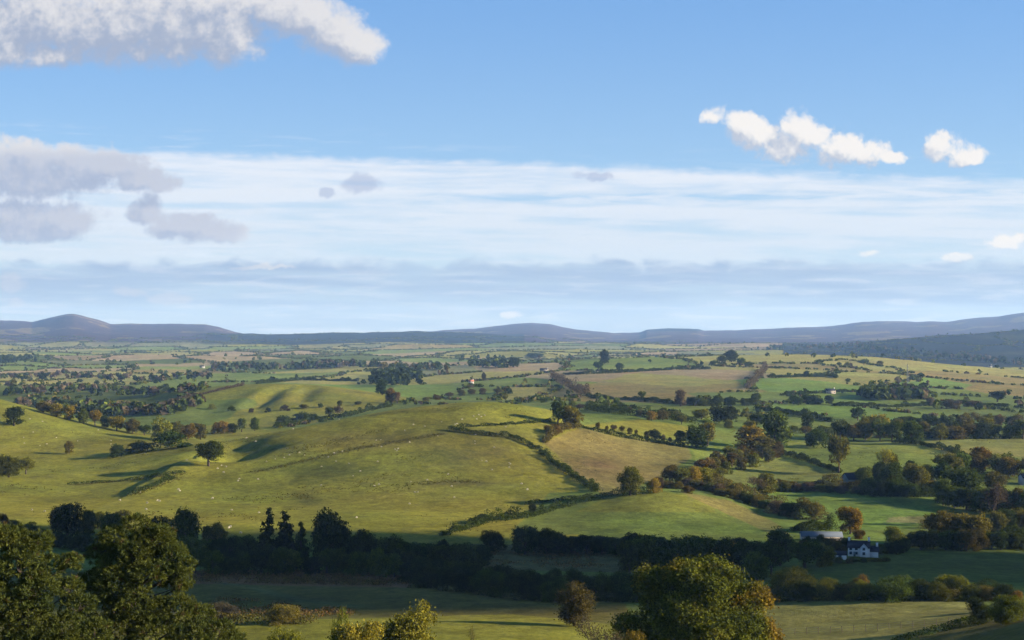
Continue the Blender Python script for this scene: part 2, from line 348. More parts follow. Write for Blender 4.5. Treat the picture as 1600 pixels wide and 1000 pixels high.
# far plain: a patchwork, one seed per field
seeds = [(40,555,'yel'),(20,575,'green'),(65,570,'green'),(140,575,'green'),(110,545,'pink'),(200,560,'pink'),(230,545,'green'),(90,590,'yel'),(200,590,'yel'),(265,605,'green'),
 (150,612,'deep'),(60,612,'deep'),(300,580,'tan'),(350,590,'green'),(210,630,'deep'),(330,640,'green'),(430,590,'green'),(500,580,'yel'),(470,550,'pink'),(540,545,'yel'),(600,545,'tan'),
 (440,575,'yel'),(560,590,'yel'),(665,607,'vivid'),(640,555,'pink'),(700,555,'yel'),(760,560,'pink'),(720,590,'yel'),(690,578,'grey'),(780,600,'green'),(745,615,'green'),
 (830,600,'green'),(825,612,'yel'),(800,575,'pink'),(640,535,'yel'),(720,535,'green'),(800,531,'yel'),(380,615,'olive'),(460,615,'olive'),(540,620,'olive'),(420,635,'olive'),(520,637,'olive'),
 (850,560,'yel'),(900,555,'yel'),(1000,553,'pink'),(930,590,'pink'),(1000,590,'yel'),(1060,600,'yel'),(980,605,'tan'),(1120,585,'pink'),(1010,620,'tan'),(900,612,'tan'),(960,568,'green'),
 (1100,605,'tan'),(1180,560,'yel'),(1250,562,'yel'),(1230,580,'yel'),(1230,604,'vivid'),(1180,622,'green'),(1270,573,'tan'),(1330,570,'yel'),(1400,570,'yel'),(1500,578,'yel'),
 (1560,592,'tan'),(1460,603,'vivid'),(1500,612,'green'),(1570,612,'tan'),(1350,592,'yel'),(1330,622,'vivid'),(1420,632,'green'),(1300,642,'vivid'),(1540,627,'green'),(1160,642,'green'),
 (1050,642,'green'),(1250,655,'green'),(950,640,'green'),(820,640,'green'),(700,630,'green'),(620,640,'green')]
SX, SY, SC = [], [], []
for u, v, c in seeds:
    p = at(u, v, 1050); SX.append(p[0]); SY.append(p[1]); SC.append(C[c])
for y, n in ((3600, 60), (5200, 70), (7200, 60)):
    for k in range(n):
        yy = y*np.exp(rng.uniform(-.18, .18)); SX.append(yy*rng.uniform(-.5, .5)); SY.append(yy)
        SC.append(np.array(C[('green','yel','pink','deep','olive','grey')[rng.integers(6)]])*rng.uniform(.8, 1.1))
SX = np.array(SX); SY = np.array(SY); SC = np.array(SC)
def voronoi(x, y):
    x = x+fbm(x, y, 120, 2, 31)*60; y = y+fbm(x, y, 120, 2, 32)*90
    n = x.size; i1 = np.empty(n, int); gap = np.empty(n); o2 = np.empty(n, int)
    for k in range(0, n, 20000):
        d = np.hypot(x[k:k+20000, None]-SX, (y[k:k+20000, None]-SY)*.55)
        o = np.argpartition(d, 1, axis=1)[:, :2]; r = np.arange(len(o)); da = d[r, o[:, 0]]; db = d[r, o[:, 1]]
        sw = da > db; a = np.where(sw, o[:, 1], o[:, 0]); b = np.where(sw, o[:, 0], o[:, 1])
        i1[k:k+20000] = a; o2[k:k+20000] = b
        mid = np.hypot(SX[a]-SX[b], (SY[a]-SY[b])*.55)
        gap[k:k+20000] = (d[r, b]**2-d[r, a]**2)/(2*mid+1e-6)
    return i1, gap, o2
m = (Y2 > 1120) & (np.abs(A2) < R(32)) & (R2 < 10500)
i1, gap, _ = voronoi(X2[m], Y2[m])
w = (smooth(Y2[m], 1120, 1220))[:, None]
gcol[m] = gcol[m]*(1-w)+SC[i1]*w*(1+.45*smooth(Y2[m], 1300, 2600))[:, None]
far = np.maximum(smooth(R2, 8600, 10000), smooth(R2, 6100, 6900)*smooth(VT2+fbm(UE, ly*500, 40, 4, 79)*14, np.where(UE > 1000, 547, 539), np.where(UE > 1000, 543, 535)))[..., None]
moor = np.array((.036,.024,.030))*(1+.6*fbm(UE, ly*800, 40, 4, 77))[..., None]
moor = np.where((fbm(UE, ly*900, 50, 3, 78) > .17)[..., None], np.array((.085,.066,.034)), moor)
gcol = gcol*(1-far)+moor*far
m = (R2 > 3700) & (R2 < 7000) & (UT2 > 1225) & (VT2 < 574)                     # dark forest colour on the right-hand range, also painted in for cloud shadow
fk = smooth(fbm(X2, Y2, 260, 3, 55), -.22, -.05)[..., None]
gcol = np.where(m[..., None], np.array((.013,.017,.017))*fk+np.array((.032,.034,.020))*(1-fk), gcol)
m = (R2 > 6300) & (R2 < 9400) & (UT2 > 230) & (UT2 < 820) & (VT2 < 540)        # wooded ridge on the left
k_ = smooth(UT2[m]+fbm(UT2[m], VT2[m]*6, 30, 3, 80)*90, 270, 390)[:, None]; gcol[m] = gcol[m]*(1-k_)+np.array((.014,.018,.016))*k_
m = (R2 > 11000) & (UT2 > 1003) & (UT2 < 1096) & (VT2 < 517.5)                  # plantation on the central moor
gcol[m] = (.010,.014,.012)
def ground_patch(u, v, ru, rv, c, k, y0, y1):
    d = ((UT2-u)/ru)**2+((VT2-v)/rv)**2
    w = (np.exp(-d)*((Y2 > y0) & (Y2 < y1))*(.95+1.6*fbm(X2, Y2, 14, 4, 91)))[..., None]*k
    gcol[:] = gcol*(1-np.clip(w, 0, 1))+np.array(c)*.56*np.clip(w, 0, 1)
for a in [(520,737,60,16,(.075,.085,.022),.8),(478,780,28,12,(.06,.06,.022),.8),(690,715,70,22,(.095,.10,.026),.7),(770,700,60,20,(.10,.09,.028),.6),(560,690,80,12,(.11,.095,.03),.6),
          (720,755,60,5,(.08,.06,.03),.8),(740,675,90,8,(.10,.10,.026),.6),(640,770,120,16,(.175,.155,.03),.6),(440,700,40,10,(.09,.10,.026),.6),(930,730,40,18,(.115,.075,.04),.7)]:
    ground_patch(*a, 500, 960)
def uv_line(pl, n=60):
    pl = np.array(pl, float); s = np.r_[0, np.cumsum(np.hypot(*np.diff(pl, axis=0).T))]
    t = np.linspace(0, s[-1], n); return np.interp(t, s, pl[:, 0]), np.interp(t, s, pl[:, 1])
def track(pl, wd, c, k, ymin=200):
    u, v = uv_line(pl, 14); p = np.array([at(a, b, ymin) for a, b in zip(u, v)]); best = np.full(X2.shape, 1e9)
    for a, b in zip(p[:-1], p[1:]):
        if abs(a[1]-b[1]) > 90: continue
        d, _ = seg_field(a, b); best = np.minimum(best, d)
    w = (np.exp(-(best/wd)**2)*k*(.7+1.0*fbm(X2, Y2, 10, 2, 41)))[..., None]
    gcol[:] = gcol*(1-np.clip(w, 0, 1))+np.array(c)*.70*np.clip(w, 0, 1)
track([(395,738),(470,722),(540,704),(620,690),(690,678)], 3.2, (.055,.05,.022), .75)
track([(300,905),(380,915),(470,938),(560,948)], 2.2, (.10,.12,.05), .8)
track([(560,757),(600,746),(700,722),(800,700)], 2.0, (.10,.085,.03), .5)
track([(860,712),(900,728),(960,752)], 1.6, (.09,.07,.03), .5)
g_ = np.random.default_rng(44)
for k in range(16):                                                   # sheep paths along the slope
    u0 = g_.uniform(220, 720); v0_ = g_.uniform(670, 800); ln_ = g_.uniform(80, 220); sl = g_.uniform(-.28, .02)
    track([(u0, v0_), (u0+ln_*.5, v0_+ln_*.5*sl+g_.normal()*5), (u0+ln_, v0_+ln_*sl)], .9, ((.085,.075,.028), (.19,.165,.05))[k % 2], .45)
# mottling by growth
mot = 1+.55*fbm(X2, Y2, 24, 5, 61)+.40*fbm(X2, Y2, 95, 3, 62)+.45*fbm(X2, Y2*.6, 5, 2, 63)
dk_ = smooth(fbm(X2, Y2*.7, 46, 4, 66), .13, .30)*((Y2 > 480) & (Y2 < 1100)); mot *= 1-.30*dk_
gcol *= mot[..., None]
hue = fbm(X2, Y2, 60, 3, 64)[..., None]
gcol *= 1+hue*np.array((.35, .0, .1))
gcol = np.clip(gcol, .006, .5)

def ground_material():
    m, T, b = bsdf_mat('grassland')
    at_ = T.new('ShaderNodeAttribute', attribute_name='Col'); tc = T.new('ShaderNodeTexCoord'); o = tc.outputs['Object']
    n1 = T.noise(o, .9, 6, .7); n2 = T.noise(o, .12, 5, .65); n3 = T.noise(o, 3.2, 3, .6); n4 = T.noise(T.vm('MULTIPLY', o, (1., .7, 1.)), .30, 6, .68)
    f = T.m('MULTIPLY', T.mr(n1, .25, .75, .55, 1.45, 'LINEAR'), T.mr(n2, .28, .72, .84, 1.16, 'LINEAR'))
    f = T.m('MULTIPLY', f, T.mr(n4, .3, .7, .68, 1.32, 'LINEAR'))
    c = T.mix(1., at_.outputs['Color'], T.comb(f, f, f), 'MULTIPLY')
    tus = T.m('MULTIPLY', T.mr(n3, .58, .72), T.mr(n2, .5, .62))
    c = T.mix(T.m('MULTIPLY', tus, .4), c, (.075, .062, .024))
    T.put(b.inputs['Base Color'], c); b.inputs['Roughness'].default_value = 1; b.inputs['Specular IOR Level'].default_value = 0.02
    bump = T.new('ShaderNodeBump'); bump.inputs['Strength'].default_value = .8; bump.inputs['Distance'].default_value = .5
    T.put(bump.inputs['Height'], T.m('ADD', T.m('MULTIPLY', n1, .7), T.m('MULTIPLY', n3, .3))); T.l.new(bump.outputs[0], b.inputs['Normal'])
    return m
nA, nR = X2.shape
V = np.stack([X2, Y2, Z2], -1).reshape(-1, 3)
ii = np.arange(nA-1)[:, None]*nR+np.arange(nR-1)[None]
quads = np.stack([ii, ii+1, ii+nR+1, ii+nR], -1).reshape(-1, 4)
quads = quads[:, ::-1]
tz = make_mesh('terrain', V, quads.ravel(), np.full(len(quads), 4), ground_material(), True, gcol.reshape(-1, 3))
link('terrain', tz, kind='structure')

# ------------------------------------------------------------------ the air
def haze():
    x0, x1, y0, y1, z0, z1 = -16500, 16500, -16500, 16500, float(Z2.min())-1.0, max(float(Z2.max())+12., 250.)
    v = [(x, y, z) for z in (z0, z1) for y in (y0, y1) for x in (x0, x1)]
    f = [0,2,3,1, 4,5,7,6, 0,1,5,4, 2,6,7,3, 0,4,6,2, 1,3,7,5]
    m = bpy.data.materials.new('air'); m.use_nodes = True; T = NT(m.node_tree); T.n.clear()
    o = T.new('ShaderNodeOutputMaterial'); p = T.new('ShaderNodeVolumePrincipled')
    p.inputs['Color'].default_value = (.30, .53, 1., 1); p.inputs['Absorption Color'].default_value = (1, 1, 1, 1); p.inputs['Density'].default_value = 3.9e-5; p.inputs['Anisotropy'].default_value = .1
    T.l.new(p.outputs[0], o.inputs['Volume'])
    link('haze', make_mesh('haze', np.array(v), f, [4]*6, m), kind='stuff')
    return z1
HAZE_TOP = haze()

# ------------------------------------------------------------------ foliage and bark
def leaf_material(name, src, wk=.6):
    m = bpy.data.materials.new(name); m.use_nodes = True; T = NT(m.node_tree); T.n.clear()
    out = T.new('ShaderNodeOutputMaterial'); geo = T.new('ShaderNodeNewGeometry'); tc = T.new('ShaderNodeTexCoord')
    if src == 'object':
        oi = T.new('ShaderNodeObjectInfo'); base = oi.outputs['Color']
        vec = T.vm('ADD', tc.outputs['Object'], T.comb(T.m('MULTIPLY', oi.outputs['Random'], 50.), 0., 0.))
    else:
        base = T.new('ShaderNodeAttribute', attribute_name='Col').outputs['Color']; vec = tc.outputs['Object']
    r = geo.outputs['Random Per Island']
    n = T.noise(vec, .42, 3, .6)
    f = T.m('MULTIPLY', T.mr(r, 0, 1, .5, 1.5, 'LINEAR'), T.mr(n, .3, .7, .72, 1.25, 'LINEAR'))
    warm = T.mix(T.mr(T.m('ADD', n, T.m('MULTIPLY', r, .12)), .48, .68, 0., wk), base, T.mix(1., base, (1.32, 1.16, .75), 'MULTIPLY'))
    c = T.mix(1., warm, T.comb(f, f, f), 'MULTIPLY')
    d = T.new('ShaderNodeBsdfDiffuse'); t = T.new('ShaderNodeBsdfTranslucent'); x = T.new('ShaderNodeMixShader')
    T.put(d.inputs[0], c); T.put(t.inputs[0], T.mix(1., c, (1.15, 1.1, .6), 'MULTIPLY')); x.inputs[0].default_value = .3
    T.l.new(d.outputs[0], x.inputs[1]); T.l.new(t.outputs[0], x.inputs[2]); T.l.new(x.outputs[0], out.inputs[0])
    return m
LEAF = leaf_material('leaves', 'object'); LEAFC = leaf_material('leaves_mixed', 'col'); NEEDLE = leaf_material('needles', 'col', .1)
def bark_material():
    m, T, b = bsdf_mat('bark'); tc = T.new('ShaderNodeTexCoord')
    n = T.noise(T.vm('MULTIPLY', tc.outputs['Object'], (4, 4, 1)), 2., 5, .65)
    T.put(b.inputs['Base Color'], T.mix(n, (.022, .017, .013), (.085, .065, .05))); return m
BARK = bark_material()

def unit(v): return v/(np.linalg.norm(v, axis=-1, keepdims=True)+1e-9)
def leaf_quads(p, size, g, out=None, aspect=.6):
    """one leaf-sized blade (diamond) at each point"""
    n = len(p); nn = unit(g.normal(size=(n, 3))+(0 if out is None else out*.9)); t = unit(np.cross(nn, g.normal(size=(n, 3)))); b = np.cross(nn, t)
    s = size*g.uniform(.6, 1.35, (n, 1))
    return np.stack([p-t*s*.5, p+b*s*aspect*.5, p+t*s*.5, p-b*s*aspect*.5], 1).reshape(-1, 3)
def leaf_mesh(name, quads, mat, col=None):
    k = len(quads)//4
    return make_mesh(name, quads, np.arange(4*k), np.full(k, 4), mat, colors=col)
def tube(path, rad, n=6):
    path = np.asarray(path, float); rad = np.asarray(rad, float); V_, F_ = [], []
    d = unit(np.gradient(path, axis=0)); ref = np.array((.3, 1., .1)); a = unit(np.cross(d, ref)); b = np.cross(d, a)
    ang = np.linspace(0, 2*math.pi, n, endpoint=False)
    ring = np.cos(ang)[None, :, None]*a[:, None]+np.sin(ang)[None, :, None]*b[:, None]
    V_ = (path[:, None]+ring*rad[:, None, None]).reshape(-1, 3)
    for i in range(len(path)-1):
        for j in range(n): F_.append((i*n+j, i*n+(j+1) % n, (i+1)*n+(j+1) % n, (i+1)*n+j))
    return V_, np.array(F_)
def tubes_mesh(name, tubes, mat):
    vs_, fs_, o = [], [], 0
    for v, f in tubes: vs_.append(v); fs_.append(f+o); o += len(v)
    f = np.concatenate(fs_); return make_mesh(name, np.concatenate(vs_), f.ravel(), np.full(len(f), 4), mat, True)
def lobed_points(lobes, clumps, per, cr, g, inner=.55):
    """points of leaves: clumps sit on each lobe's shell, leaves gather in clumps"""
    P, O = [], []
    for c, r in lobes:
        c = np.array(c, float); r = np.array(r, float)
        k = max(3, int(clumps*(r.mean()**1.6)))
        d = unit(g.normal(size=(k, 3))+np.array((0, 0, .25)))
        cc = c+d*r*g.uniform(inner, 1.06, (k, 1))
        cs = cr*g.uniform(.5, 1.4, (k, 1, 1))
        p = cc[:, None]+g.normal(size=(k, per, 3))*cs*np.array((1, 1, .75))
        P.append(p.reshape(-1, 3)); O.append(np.repeat(d, per, 0))
    return np.concatenate(P), np.concatenate(O)
def shell_lobes(center, rad, n, lr, g, low=-.6):
    c = np.array(center, float); out = [(c, np.array(rad)*.62)]
    for k in range(n):
        while True:
            d = unit(g.normal(size=3))
            if d[2] > low: break
        q = g.uniform(.5, .72); out.append((c+d*np.array(rad)*q, np.ones(3)*g.uniform(*lr)*np.array((1, 1, .82))))
    return out
def limbs(g, lobes, top, r0, n, lean=.3):
    base = np.array((0, 0, -.6)); tp = np.array((g.normal()*lean, g.normal()*lean, top))
    path = np.linspace(base, tp, 6); path[1:-1, :2] += g.normal(size=(4, 2))*.12
    T_ = [tube(path, np.linspace(r0*1.25, r0*.3, 6), 7)]
    for c, r in lobes[1:n+1]:
        s = path[g.integers(2, 5)]; e = np.array(c); mid = (s+e)/2+np.array((0, 0, -.3))+g.normal(size=3)*.25
        T_.append(tube([s, mid, e], [r0*.45, r0*.3, r0*.1], 5))
    return T_
PROTO = {}
LODS = {'A': (.30, 26, 12), 'B': (.44, 15, 11), 'C': (.64, 8, 9)}           # leaf size, clumps, leaves per clump, for a tree 10 m tall
def proto(kind, lod, var):
    key = (kind, lod, var)
    if key in PROTO: return PROTO[key]
    g = np.random.default_rng(sum(ord(ch) for ch in kind+lod)*31+var*7+3)
    leaf, cl, per = LODS[lod]; trunk = None; cr = .34
    if kind == 'round': L = shell_lobes((0, 0, 5.2), (4.3, 4.3, 4.5), 19, (1.3, 2.3), g, -.75); trunk = limbs(g, L, 6.5, .34, 8)
    elif kind == 'tall': L = shell_lobes((0, 0, 5.1), (2.7, 2.7, 4.8), 18, (1.0, 1.8), g, -.85); trunk = limbs(g, L, 7.5, .27, 7)
    elif kind == 'wide': L = shell_lobes((0, 0, 4.6), (5.0, 5.0, 4.9), 22, (1.4, 2.5), g, -.6); trunk = limbs(g, L, 5.5, .4, 8)
    elif kind == 'bush':
        L = shell_lobes((0, 0, 4.2), (6.0, 6.0, 5.0), 18, (1.6, 2.8), g, -.3)
        L += [((g.normal()*3.4, g.normal()*3.4, 1.4), (2.2, 2.2, 1.8)) for k in range(6)]
    elif kind == 'conifer':
        L = []
        for k in range(16):
            z = .8+k*.56; rr = 2.15*(1-(z/10.3))**.85
            for a in range(max(1, int(5-k*.25))):
                th = g.uniform(0, 6.28); L.append(((math.cos(th)*rr*.62, math.sin(th)*rr*.62, z+g.normal()*.2), (rr*.55+.15, rr*.55+.15, .38)))
        trunk = [tube([(0, 0, -.6), (0, 0, 5), (0, 0, 9.6)], [.26, .18, .03], 6)]; cr = .2; cl *= 1.6
    elif kind == 'bare':
        trunk, ends = [], []
        def grow(p, d, l, r, depth):
            q = p+d*l; m_ = (p+q)/2+g.normal(size=3)*l*.06
            trunk.append(tube([p, m_, q], [r, r*.85, r*.62], 5 if depth < 2 else 3)); ends.append(q)
            if depth >= 5: return
            for k in range(3 if depth < 4 else 2):
                nd = unit(d+g.normal(size=3)*.52+np.array((0, 0, .12))); grow(q, nd, l*g.uniform(.64, .86), r*.6, depth+1)
        grow(np.array((0, 0, -.5)), np.array((0., 0, 1)), 2.6, .22, 0)
        e = np.array(ends); top = e[:, 2].max(); k_ = 9.9/top
        trunk = [(v*k_, f) for v, f in trunk]; e = e[e[:, 2] > top*.28]*k_
        P = (e[:, None]+g.normal(size=(len(e), {'A': 9, 'B': 6, 'C': 3}[lod], 3))*.30).reshape(-1, 3)
        q = leaf_quads(P, leaf*.8, g)
        PROTO[key] = (leaf_mesh('crown', q, LEAF), tubes_mesh('trunk', trunk, BARK)); return PROTO[key]
    if kind in ('round', 'tall', 'wide') and var < 2:                # branches sweeping down to the hedge
        rr = {'round': 2.3, 'tall': 1.3, 'wide': 2.9}[kind]
        for k in range(6):
            th = k*1.05+g.normal()*.3; L.append(((math.cos(th)*rr, math.sin(th)*rr, g.uniform(1.3, 2.3)), np.array((1, 1, .9))*g.uniform(1.2, 1.7)))
    P, O = lobed_points(L, cl, per, cr, g)
    P = P[P[:, 2] > (.02 if kind == 'bush' else .35)]; O = O[:len(P)]
    q = leaf_quads(P, leaf, g, O)
    PROTO[key] = (leaf_mesh('crown' if kind != 'bush' else 'bush', q, LEAF), tubes_mesh('trunk', trunk, BARK) if trunk else None)
    return PROTO[key]
WID = dict(round=9.2, tall=6.0, wide=11., bush=12.5, conifer=4.6, bare=7.5)     # width of the 10 m prototype
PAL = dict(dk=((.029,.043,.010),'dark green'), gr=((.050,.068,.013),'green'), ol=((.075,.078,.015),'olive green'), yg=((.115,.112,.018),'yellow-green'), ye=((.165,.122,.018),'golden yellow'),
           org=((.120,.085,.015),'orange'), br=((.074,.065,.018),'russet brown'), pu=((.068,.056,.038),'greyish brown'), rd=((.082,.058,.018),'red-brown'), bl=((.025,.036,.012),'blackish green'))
KIND = dict(round=('broadleaf_tree','round-headed tree','tree'), tall=('broadleaf_tree','upright leafy tree','tree'), wide=('broadleaf_tree','broad bushy tree','tree'), bush=('bush','bush','bush'),
            conifer=('conifer','spire-shaped conifer','conifer'), bare=('thin_tree','thin-crowned tree with bare twigs','tree'))
def plant(p, w, h, kind, col, place, group=None):
    """one tree or bush: w, h in metres"""
    d = p[1]; lod = 'A' if d < 340 else ('B' if d < 760 else 'C')
    crown, trunk = proto(kind, lod, int(rng.integers(3)))
    nm, word, cat = KIND[kind]; c, cw = PAL[col]
    s = (w/WID[kind]*rng.uniform(.85, 1.18), w/WID[kind]*rng.uniform(.85, 1.18), h/10.*rng.uniform(.92, 1.1)); rz = rng.uniform(0, 6.28)
    lab = f'{cw} {word} {place}'
    if trunk is None:
        o = link('bush', crown, None, p-np.array((0, 0, .12)), None, lab, cat, group); o.scale = s; o.rotation_euler = (0, 0, rz); ob = o
    else:
        o = bpy.data.objects.new(nm, None); COL.objects.link(o); o.location = p; o.scale = s; o.rotation_euler = (0, 0, rz)
        o['label'] = lab; o['category'] = cat
        if group: o['group'] = group
        ob = link('crown', crown, o); link('trunk', trunk, o)
    j = rng.uniform(.85, 1.15)*rng.uniform(.93, 1.07, 3)
    ob.color = (c[0]*j[0]*j[2], c[1]*j[1]*j[2], c[2]*j[2], 1)
    return o
def tree(u, vb, w, h, kind, col, place, group=None, y=None, ymin=90):
    p = at(u, vb, ymin) if y is None else np.array([(u-U0)/F*y, y, ground_z((u-U0)/F*y, y)[0]])
    k = p[1]/F
    h = h if y is None else (F*p[2]/-y+V0-vb)                                 # with a depth: vb is the row of the top
    return plant(p, w*k, h*k, kind, col, place, group)

